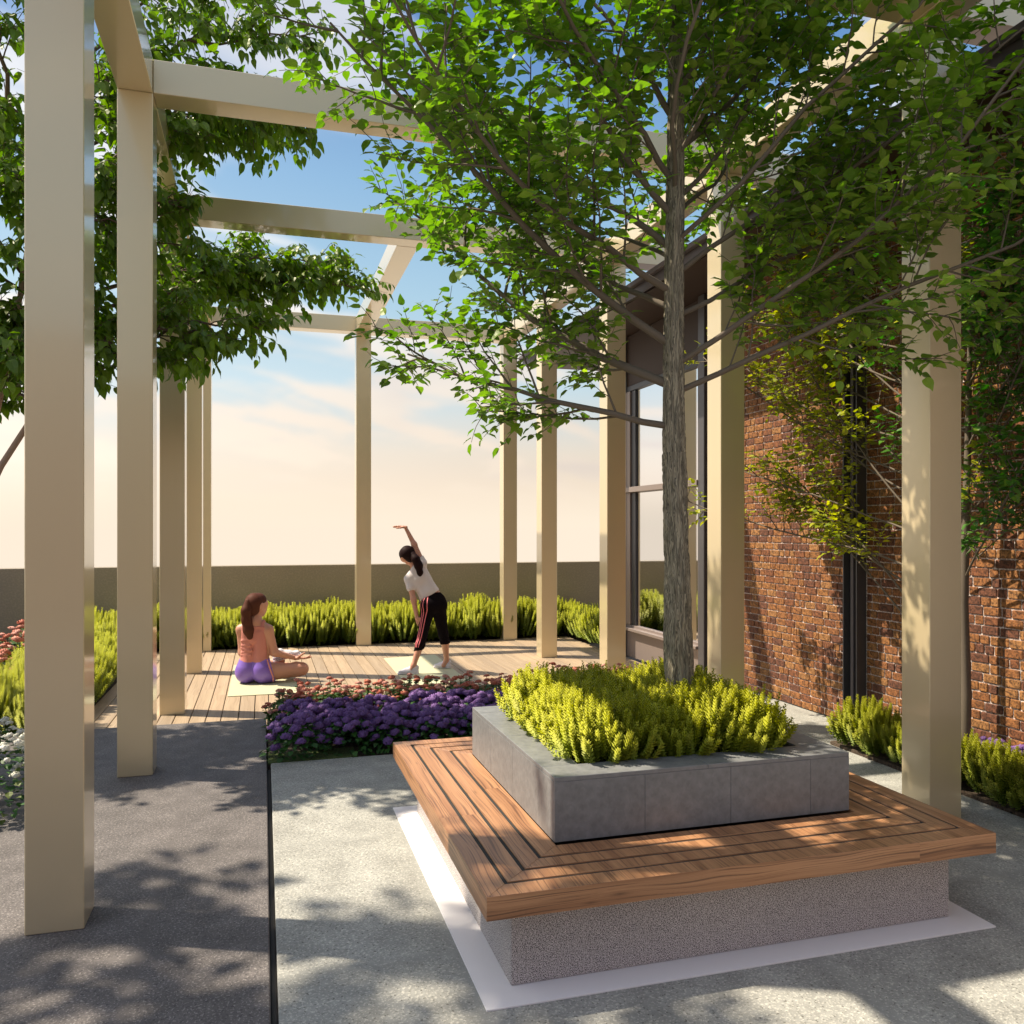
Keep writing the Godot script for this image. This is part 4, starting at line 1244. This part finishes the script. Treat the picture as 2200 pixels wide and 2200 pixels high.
# a hand with palm, four bent fingers and a thumb; fwd runs along the palm, up is the back of the hand, thumb is the thumb's side
func hand(w: Vector3, fwd: Vector3, up: Vector3, thumb: Vector3, s: float, curl: Array, pinch := 0.0) -> Array:
	var o := []
	fwd = fwd.normalized()
	up = (up - fwd * up.dot(fwd)).normalized()
	thumb = (thumb - fwd * thumb.dot(fwd) - up * thumb.dot(up)).normalized()
	for k in 4:
		var side := thumb * (0.030 - 0.020 * k) * s
		o.append(bone(w + side * 0.55, 0.014 * s, w + fwd * (0.088 - 0.005 * k) * s + side, 0.0115 * s))
	o.append(bone(w - fwd * 0.01 * s, 0.022 * s, w + fwd * 0.03 * s, 0.019 * s))
	var lens := [0.070, 0.080, 0.074, 0.058]
	for k in 4:
		var p := w + fwd * (0.088 - 0.005 * k) * s + thumb * (0.030 - 0.020 * k) * s
		var d := (fwd + thumb * (0.10 - 0.08 * k)).normalized()
		var c: float = curl[k]
		var segs := [0.45, 0.32, 0.23]
		for j in 3:
			d = (d * cos(c) - up * sin(c)).normalized()
			var q: Vector3 = p + d * lens[k] * segs[j] * s
			o.append(bone(p, (0.0098 - 0.0012 * j) * s, q, (0.0088 - 0.0012 * j) * s))
			p = q
	var t0 := w + fwd * 0.022 * s + thumb * 0.030 * s
	var d1 := (fwd * 0.75 + thumb * 0.75 - up * (0.25 + pinch)).normalized()
	var t1 := t0 + d1 * 0.042 * s
	var d2 := (fwd * 1.0 + thumb * (0.25 - pinch) - up * (0.25 + pinch)).normalized()
	var t2 := t1 + d2 * 0.030 * s
	o.append(bone(w + thumb * 0.012 * s, 0.016 * s, t0, 0.013 * s))
	o.append(bone(t0, 0.0135 * s, t1, 0.0105 * s))
	o.append(bone(t1, 0.0105 * s, t2, 0.0095 * s))
	o.append(bone(t2, 0.0095 * s, t2 + d2 * 0.026 * s, 0.0075 * s))
	return o

# head with jaw, nose, ears; face looks along `look`
func head(c: Vector3, up: Vector3, look: Vector3, s: float) -> Array:
	up = up.normalized()
	look = (look - up * look.dot(up)).normalized()
	var side := look.cross(up)
	var o := [
		bone(c + up * 0.030 * s - look * 0.020 * s, 0.092 * s, c + up * 0.022 * s + look * 0.022 * s, 0.086 * s),
		bone(c - up * 0.03 * s + look * 0.035 * s, 0.062 * s, c - up * 0.088 * s + look * 0.060 * s, 0.034 * s),
		bone(c - up * 0.005 * s + look * 0.098 * s, 0.011 * s, c - up * 0.035 * s + look * 0.112 * s, 0.013 * s),
		bone(c + up * 0.012 * s + look * 0.075 * s + side * 0.03 * s, 0.03 * s, c + up * 0.012 * s + look * 0.075 * s - side * 0.03 * s, 0.03 * s),
		bone(c - up * 0.063 * s + look * 0.092 * s + side * 0.014 * s, 0.012 * s, c - up * 0.063 * s + look * 0.092 * s - side * 0.014 * s, 0.012 * s)]
	for q in [-1.0, 1.0]:
		o.append(bone(c + up * 0.012 * s + side * q * 0.088 * s - look * 0.008 * s, 0.014 * s, c - up * 0.030 * s + side * q * 0.083 * s, 0.010 * s))
	return o

func face_bits(c: Vector3, up: Vector3, look: Vector3, s: float, parent: Node) -> void:
	up = up.normalized()
	look = (look - up * look.dot(up)).normalized()
	var side := look.cross(up)
	for q in [-1.0, 1.0]:
		var e := SphereMesh.new(); e.radius = 0.0125 * s; e.height = 0.025 * s; e.radial_segments = 12; e.rings = 6
		part("eye", e, M.eye_white, parent, Transform3D(Basis.IDENTITY, c + up * 0.002 * s + look * 0.097 * s + side * q * 0.031 * s))
		var i := SphereMesh.new(); i.radius = 0.006 * s; i.height = 0.012 * s; i.radial_segments = 10; i.rings = 5
		part("iris", i, M.hair_dark, parent, Transform3D(Basis.IDENTITY, c + up * 0.002 * s + look * 0.1045 * s + side * q * 0.031 * s))
	var b := MB.new()
	b.tube([c - up * 0.063 * s + look * 0.102 * s + side * 0.022 * s, c - up * 0.062 * s + look * 0.107 * s, c - up * 0.063 * s + look * 0.102 * s - side * 0.022 * s], [0.003 * s, 0.006 * s, 0.003 * s], 6)
	part("lips", b.mesh(), M.lip, parent)

func shoe(parent: Node, heel: Vector3, toe: Vector3, up: Vector3, s: float, m: Material, called := "shoe") -> MeshInstance3D:
	var d := (toe - heel).normalized()
	var len := (toe - heel).length()
	var side := d.cross(up).normalized()
	up = side.cross(d)
	var o := []
	for q in [-1.0, 1.0]:
		o.append(bone(heel + side * q * 0.016 * s + up * 0.032 * s, 0.032 * s, heel + d * len * 0.45 + side * q * 0.018 * s + up * 0.032 * s, 0.032 * s))
		o.append(bone(heel + d * len * 0.45 + side * q * 0.02 * s + up * 0.034 * s, 0.033 * s, heel + d * len * 0.92 + side * q * 0.014 * s + up * 0.026 * s, 0.025 * s))
	o.append(bone(heel + up * 0.08 * s, 0.036 * s, heel + d * len * 0.24 + up * 0.08 * s, 0.037 * s))
	o.append(bone(heel + d * len * 0.2 + up * 0.062 * s, 0.040 * s, heel + d * len * 0.6 + up * 0.046 * s, 0.033 * s))
	var r := body_part(called, o, 0.007, 0.02, m, parent, 0.0, [[heel, -up]])
	var sole := []
	for q in [-1.0, 1.0]:
		sole.append(bone(heel + side * q * 0.018 * s + up * 0.010 * s, 0.034 * s, heel + d * len * 0.95 + side * q * 0.016 * s + up * 0.010 * s, 0.030 * s))
	body_part("sole", sole, 0.008, 0.02, M.pale_print, r, 0.0, [[heel, -up], [heel + up * 0.018 * s, up]])
	return r

func standing_woman() -> void:
	var F := 11.8; var R := F * (921.1 - 1100.0) / 1820.0
	var t := thing("person", "person in white T-shirt and black pink-striped leggings, stretching sideways with one arm overhead", "person", P(0.9596 * R + 0.2815 * F, DECK_Y + 0.012, 0.9596 * F - 0.2815 * R), TURN)
	var neck := Vector3(-0.175, 1.44, 0.0); var hc := Vector3(-0.292, 1.602, -0.015)
	var rs := Vector3(-0.093, 1.50, 0); var re := Vector3(-0.205, 1.765, -0.03); var rw := Vector3(-0.332, 2.005, -0.05)
	var ls := Vector3(-0.275, 1.285, 0.0); var le := Vector3(-0.200, 1.00, 0.09); var lw := Vector3(-0.150, 0.755, 0.12)
	var chest := Vector3(-0.125, 1.30, 0); var waist := Vector3(-0.005, 1.10, 0); var pelvis := Vector3(0.065, 0.955, 0)
	var lh := Vector3(0.0, 0.905, 0.03); var rh := Vector3(0.128, 0.90, -0.03)
	var lk := Vector3(-0.075, 0.52, 0.13); var la := Vector3(-0.186, 0.12, 0.215)
	var rk := Vector3(0.192, 0.50, -0.15); var ra := Vector3(0.227, 0.11, -0.27)
	var sp := (chest - waist).normalized(); var across := Vector3(sp.y, -sp.x, 0)
	var torso := []
	for q in [-1.0, 1.0]:
		torso.append(bone(chest + across * q * 0.07 + sp * 0.06, 0.072, waist + across * q * 0.045, 0.078))
		torso.append(bone(waist + across * q * 0.045, 0.078, pelvis + across * q * 0.075, 0.098))
		torso.append(bone(chest + across * q * 0.05 + Vector3(0, 0, -0.05), 0.06, chest + across * q * 0.05 - sp * 0.06 + Vector3(0, 0, -0.045), 0.06))
	torso.append(bone(rs, 0.05, neck + sp * 0.0, 0.055)); torso.append(bone(ls, 0.05, neck, 0.055))
	torso.append(bone(neck, 0.055, chest, 0.085))
	var arms := [bone(rs, 0.05, re, 0.037), bone(re, 0.038, rw, 0.024), bone(ls, 0.048, le, 0.037), bone(le, 0.038, lw, 0.025)]
	var hips := [bone(lh + Vector3(0.0, 0.02, 0.05), 0.10, rh + Vector3(0.02, 0.02, 0.04), 0.105), bone(pelvis, 0.11, lh, 0.10), bone(pelvis, 0.11, rh, 0.105)]
	var legs := [bone(lh, 0.098, lk, 0.060), bone(rh, 0.10, rk, 0.060)]
	for q in [[lk, la], [rk, ra]]:
		var c: Vector3 = q[0].lerp(q[1], 0.32) + Vector3(0.01, 0, 0.012)
		legs.append(bone(q[0], 0.057, c, 0.055)); legs.append(bone(c, 0.055, q[1], 0.034))
		legs.append(bone(q[1], 0.034, q[1] + Vector3(-0.04, -0.07, 0.02), 0.034))
	var hd := head(hc, (hc - neck) + Vector3(-0.02, 0, 0), Vector3(-0.62, -0.30, -0.70), 1.06)
	var nk := [bone(neck, 0.05, hc - (hc - neck).normalized() * 0.06, 0.048)]
	var bones := torso + arms + hips + legs + nk + hd
	var b := MB.new()
	var fd := Field.new(bones, 0.012, 0.035, 0.0)
	fd.skin(b)
	var hr := hand(rw, Vector3(-0.96, 0.16, -0.08), Vector3(0.1, 1.0, 0.1), Vector3(-0.2, -0.1, 1.0), 1.05, [0.12, 0.2, 0.25, 0.3])
	Field.new(hr, 0.005, 0.010, 0.0).skin(b)
	var hl := hand(lw, Vector3(0.42, -0.86, -0.10), Vector3(-0.3, -0.1, 1.0), Vector3(0.85, 0.45, 0.1), 1.05, [0.22, 0.22, 0.24, 0.26])
	Field.new(hl, 0.005, 0.010, 0.0).skin(b)
	part("body", b.mesh(), M.skin, t)
	face_bits(hc, (hc - neck) + Vector3(-0.02, 0, 0), Vector3(-0.62, -0.30, -0.70), 1.06, t)
	# T-shirt with short sleeves
	var uparm := (re - rs).normalized(); var loarm := (le - ls).normalized()
	var shirt := torso + [bone(rs, 0.053, rs + uparm * 0.09, 0.050), bone(ls, 0.052, ls + loarm * 0.13, 0.052)]
	body_part("t_shirt", shirt, 0.010, 0.045, M.white_cloth, t, 0.011, [[waist - sp * 0.05, -sp], [neck + sp * 0.045 - across * 0.01, (sp - across * 0.35).normalized()], [rs + uparm * 0.10, uparm]])
	# capri leggings
	var tights := hips + [bone(waist - sp * 0.03 + across * 0.04, 0.076, pelvis + across * 0.07, 0.098), bone(waist - sp * 0.03 - across * 0.04, 0.076, pelvis - across * 0.07, 0.098), bone(lh, 0.098, lk, 0.060), bone(rh, 0.10, rk, 0.060)]
	for q in [[lk, la], [rk, ra]]:
		var c: Vector3 = q[0].lerp(q[1], 0.32) + Vector3(0.01, 0, 0.012)
		tights.append(bone(q[0], 0.058, c, 0.056)); tights.append(bone(c, 0.056, q[0].lerp(q[1], 0.55), 0.046))
	var tf := Field.new(tights, 0.010, 0.035, 0.009)
	tf.cut([[waist - sp * 0.025, sp], [Vector3(0, 0.33, 0), Vector3(0.12, -1, 0).normalized()]])
	var tb := MB.new(); tf.skin(tb)
	var lg := part("leggings", tb.mesh(), M.black_cloth, t)
	# three stripes down the outer side of the near leg
	var axis := [waist - sp * 0.05 + Vector3(-0.02, 0, 0), lh + Vector3(0, -0.03, 0.0), lh.lerp(lk, 0.35), lh.lerp(lk, 0.7), lk, lk.lerp(la, 0.2), lk.lerp(la, 0.39)]
	for s in 3:
		var ribbon := MB.new()
		var dir := Vector3(-0.62 + 0.30 * s, 0.0, 0.75).normalized()
		var prev := []
		for k in 49:
			var q := along(axis, k / 48.0)
			var p: Vector3 = q[0] + dir * 0.25
			for it in 40:
				var v := tf.at(p)
				if v > 1.0: v = 0.02
				if v < 0.001: break
				p -= dir * maxf(v * 0.7, 0.001)
			var nn := tf.slope(p)
			if nn == Vector3.ZERO: nn = dir
			var sd: Vector3 = nn.cross(q[1]).normalized() * 0.0062
			var row := [p + nn * 0.003 - sd, p + nn * 0.003 + sd, nn]
			if prev.size(): ribbon.quad(prev[0], prev[1], row[1], row[0])
			prev = row
		part("stripe", ribbon.mesh(), M.pink, lg)
	# hair: cap and long tail
	var up := (hc - neck).normalized()
	var look := Vector3(-0.62, -0.30, -0.70); look = (look - up * look.dot(up)).normalized()
	var cap := [bone(hc + up * 0.036 - look * 0.026, 0.106, hc + up * 0.045 + look * 0.012, 0.094), bone(hc - up * 0.03 - look * 0.045, 0.082, hc + up * 0.03 - look * 0.03, 0.10)]
	var hair := body_part("hair", cap, 0.010, 0.03, M.hair_dark, t, 0.0, [[hc + look * 0.055, (look - up * 0.5).normalized()]])
	var root := hc - look * 0.105 - up * 0.03
	body_part("ponytail", chain([root, root + Vector3(0.045, -0.06, 0.03), root + Vector3(0.085, -0.15, 0.025), root + Vector3(0.105, -0.25, 0.015), root + Vector3(0.108, -0.325, 0.01)], [0.045, 0.055, 0.056, 0.040, 0.012]), 0.010, 0.03, M.hair_dark, hair)
	shoe(t, Vector3(-0.150, 0.0, 0.205), Vector3(-0.385, 0.0, 0.245), Vector3.UP, 1.05, M.shoe)
	shoe(t, Vector3(0.258, 0.0, -0.28), Vector3(0.055, 0.0, -0.31), Vector3.UP, 1.0, M.shoe)

func seated_woman() -> void:
	var F := 10.9; var R := F * (547.1 - 1100.0) / 1820.0
	var t := thing("person", "person in a coral tank top and purple shorts sitting cross-legged, seen from behind", "person", P(0.9596 * R + 0.2815 * F, DECK_Y + 0.012, 0.9596 * F - 0.2815 * R), TURN)
	var S := 1.24
	var neck := Vector3(0.012, 0.79, 0.0); var hc := Vector3(0.020, 0.995, -0.03)
	var ls := Vector3(-0.185, 0.685, -0.03); var le := Vector3(-0.178, 0.385, -0.06); var lw := Vector3(-0.10, 0.30, -0.36)
	var rs := Vector3(0.178, 0.685, 0.0); var re := Vector3(0.245, 0.385, -0.04); var rw := Vector3(0.475, 0.292, -0.20)
	var chest := Vector3(-0.005, 0.58, -0.02); var waist := Vector3(0.0, 0.355, -0.02); var pelvis := Vector3(-0.002, 0.17, 0.0)
	var torso := []
	for q in [-1.0, 1.0]:
		torso.append(bone(chest + Vector3(q * 0.088, 0.07, 0), 0.085, waist + Vector3(q * 0.075, 0, 0), 0.090))
		torso.append(bone(waist + Vector3(q * 0.075, 0, 0), 0.090, pelvis + Vector3(q * 0.095, 0.02, 0), 0.115))
		torso.append(bone(chest + Vector3(q * 0.07, -0.02, -0.09), 0.06, chest + Vector3(q * 0.07, -0.06, -0.09), 0.06))
		torso.append(bone(pelvis + Vector3(q * 0.095, -0.045, 0.0), 0.115, pelvis + Vector3(q * 0.10, -0.04, -0.08), 0.115))
	torso.append(bone(rs, 0.058, neck, 0.062)); torso.append(bone(ls, 0.058, neck, 0.062)); torso.append(bone(neck, 0.062, chest, 0.10))
	var arms := [bone(rs, 0.060, re, 0.047), bone(re, 0.047, rw, 0.030), bone(ls, 0.058, le, 0.047), bone(le, 0.047, lw, 0.030)]
	var rk := Vector3(0.555, 0.145, -0.22); var ra := Vector3(0.10, 0.075, -0.58)
	var lk := Vector3(-0.30, 0.13, -0.62); var la := Vector3(0.27, 0.235, -0.30)
	var legs := [bone(Vector3(0.12, 0.135, -0.03), 0.125, rk.lerp(Vector3(0.12, 0.13, -0.03), 0.15), 0.088), bone(rk, 0.078, rk.lerp(ra, 0.35), 0.068), bone(rk.lerp(ra, 0.35), 0.068, ra, 0.042), bone(rk.lerp(Vector3(0.12, 0.13, -0.03), 0.15), 0.088, rk, 0.078),
		bone(Vector3(-0.12, 0.135, -0.05), 0.125, lk, 0.082), bone(lk, 0.078, lk.lerp(la, 0.4), 0.064), bone(lk.lerp(la, 0.4), 0.064, la, 0.042), bone(ra, 0.042, ra + Vector3(-0.16, -0.03, -0.02), 0.036)]
	var look := Vector3(0.62, -0.08, -0.78)
	var hd := head(hc, Vector3(0.02, 1, 0), look, S)
	var nk := [bone(neck, 0.062, hc - Vector3(0, 0.08, 0), 0.058)]
	var b := MB.new()
	Field.new(torso + arms + legs + nk + hd, 0.013, 0.042, 0.0).skin(b)
	Field.new(hand(rw, Vector3(0.93, -0.06, -0.22), Vector3(0.0, -1.0, 0.15), Vector3(0.3, 0.1, 1.0), S, [0.30, 0.12, 0.08, 0.06], 0.5), 0.0055, 0.011, 0.0).skin(b)
	Field.new(hand(lw, Vector3(-0.5, -0.15, -0.85), Vector3(0.0, -1.0, 0.1), Vector3(-0.8, 0.0, 0.5), S, [0.30, 0.12, 0.08, 0.06], 0.5), 0.0055, 0.011, 0.0).skin(b)
	part("body", b.mesh(), M.skin, t)
	face_bits(hc, Vector3(0.02, 1, 0), look, S, t)
	# tank top: shoulder straps, deep arm holes, folds across the back
	var top := torso.duplicate()
	for k in 6:
		var y := 0.31 + k * 0.045 + 0.012 * (k % 2)
		top.append(bone(Vector3(-0.15 - 0.01 * (k % 2), y, 0.058), -0.003, Vector3(-0.05 + 0.02 * (k % 3), y + 0.03 * ((k % 3) - 1), 0.072), -0.001))
	body_part("tank_top", top, 0.0085, 0.02, M.coral, t, 0.011, [[Vector3(0, 0.275, 0), Vector3(0, -1, 0)], [Vector3(0, 0.74, 0), Vector3(0, 1, 0)], [Vector3(0.152, 0.6, 0), Vector3(1, 0.06, 0).normalized()], [Vector3(-0.160, 0.6, 0), Vector3(-1, 0.06, 0).normalized()]])
	for q in [-1.0, 1.0]:
		var sm := MB.new()
		sm.tube([Vector3(0.01 + q * 0.105, 0.715, 0.055), Vector3(0.01 + q * 0.10, 0.775, 0.030), Vector3(0.01 + q * 0.098, 0.79, -0.02), Vector3(0.01 + q * 0.10, 0.74, -0.09)], [0.026, 0.026, 0.026, 0.024], 8)
		part("strap", sm.mesh(), M.coral, t)
	# shorts
	var shorts := []
	for q in [-1.0, 1.0]:
		shorts.append(bone(Vector3(q * 0.085, 0.29, -0.02), 0.100, pelvis + Vector3(q * 0.10, 0.02, 0), 0.118))
		shorts.append(bone(pelvis + Vector3(q * 0.105, -0.035, 0.005), 0.118, pelvis + Vector3(q * 0.11, -0.04, -0.08), 0.118))
	shorts.append(bone(Vector3(0.12, 0.135, -0.03), 0.128, Vector3(0.33, 0.145, -0.10), 0.112)); shorts.append(bone(Vector3(-0.12, 0.135, -0.05), 0.128, Vector3(-0.19, 0.135, -0.28), 0.11))
	var sh := body_part("shorts", shorts, 0.010, 0.028, M.purple_cloth, t, 0.014, [[Vector3(0, 0.315, 0), Vector3(0, 1, 0)], [Vector3(0.235, 0.15, 0), Vector3(1, 0.25, -0.3).normalized()], [Vector3(0, 0.005, 0), Vector3(0, -1, 0)]])
	var band := MB.new()
	band.tube([Vector3(0.19, 0.315, 0.095), Vector3(0.225, 0.21, 0.105), Vector3(0.265, 0.10, 0.10), Vector3(0.262, 0.035, 0.075)], [0.009, 0.010, 0.010, 0.008], 6)
	part("side_stripe", band.mesh(), M.coral, sh)
	# hair pulled back into a thick tail
	look.y = 0; look = look.normalized()
	var up := Vector3.UP
	var cap := [bone(hc + up * 0.045 - look * 0.03, 0.122, hc + up * 0.055 + look * 0.02, 0.108), bone(hc - up * 0.045 - look * 0.06, 0.088, hc + up * 0.03 - look * 0.04, 0.115)]
	var hair := body_part("hair", cap, 0.011, 0.03, M.hair, t, 0.0, [[hc + look * 0.06, (look - up * 0.55).normalized()]])
	var root := Vector3(hc.x - 0.075, hc.y + 0.055, hc.z + 0.105)
	body_part("ponytail", chain([root, root + Vector3(-0.02, -0.11, 0.035), root + Vector3(-0.02, -0.23, 0.02), root + Vector3(0.0, -0.36, 0.005), root + Vector3(0.02, -0.44, 0.0)], [0.05, 0.062, 0.062, 0.066, 0.045]), 0.011, 0.03, M.hair, hair)
	# the foot that lies on the thigh: pale patterned trainer with a red heel
	var tr := shoe(t, Vector3(0.215, 0.245, -0.245), Vector3(0.50, 0.315, -0.32), Vector3(-0.25, 0.93, 0.1), S * 1.05, M.pale_print, "trainer")
	var heel := MB.new()
	heel.box(Vector3.ZERO, Vector3(0.026, 0.085, 0.085), 0.012)
	part("heel_tab", heel.mesh(), M.red, tr, Transform3D(Basis.from_euler(Vector3(0, 0.2, 0.2)), Vector3(0.187, 0.292, -0.24)))
	var bars := MB.new()
	for k in 11:
		for j in 3:
			bars.box(Vector3(0.225 + k * 0.021, 0.262 + j * 0.027 + k * 0.0048, -0.168 - k * 0.0055), Vector3(0.012, 0.012, 0.016), 0.002)
	part("print", bars.mesh(), M.grey_print, tr, Transform3D.IDENTITY, "stuff")

func mats() -> void:
	var a := part("yoga_mat", slab([Vector2(-0.41, -10.6), Vector2(0.41, -10.6), Vector2(0.41, -13.0), Vector2(-0.41, -13.0)], DECK_Y + 0.003, DECK_Y + 0.010), M.mat_cloth, self)
	meta(a, "pale green yoga mat lying under the seated person", "yoga mat", "")
	var b := part("yoga_mat", slab([Vector2(1.75, -10.66), Vector2(2.57, -10.79), Vector2(2.60, -13.17), Vector2(1.77, -13.03)], DECK_Y + 0.003, DECK_Y + 0.010), M.mat_cloth, self)
	meta(b, "pale green yoga mat lying under the standing person", "yoga mat", "")

func slab(poly: Array, y0: float, y1: float) -> ArrayMesh:
	var m := MB.new()
	m.prism(poly, y0, y1, Vector2.ZERO, 0.002)
	return m.mesh()

func _ready() -> void:
	light_and_camera()
	materials()
	setting()
	pergola()
	building()
	bench()
	planter()
	main_tree()
	left_tree()
	shade_tree()
	wall_trees()
	shrubs()
	flowers()
	mats()
	standing_woman()
	seated_woman()
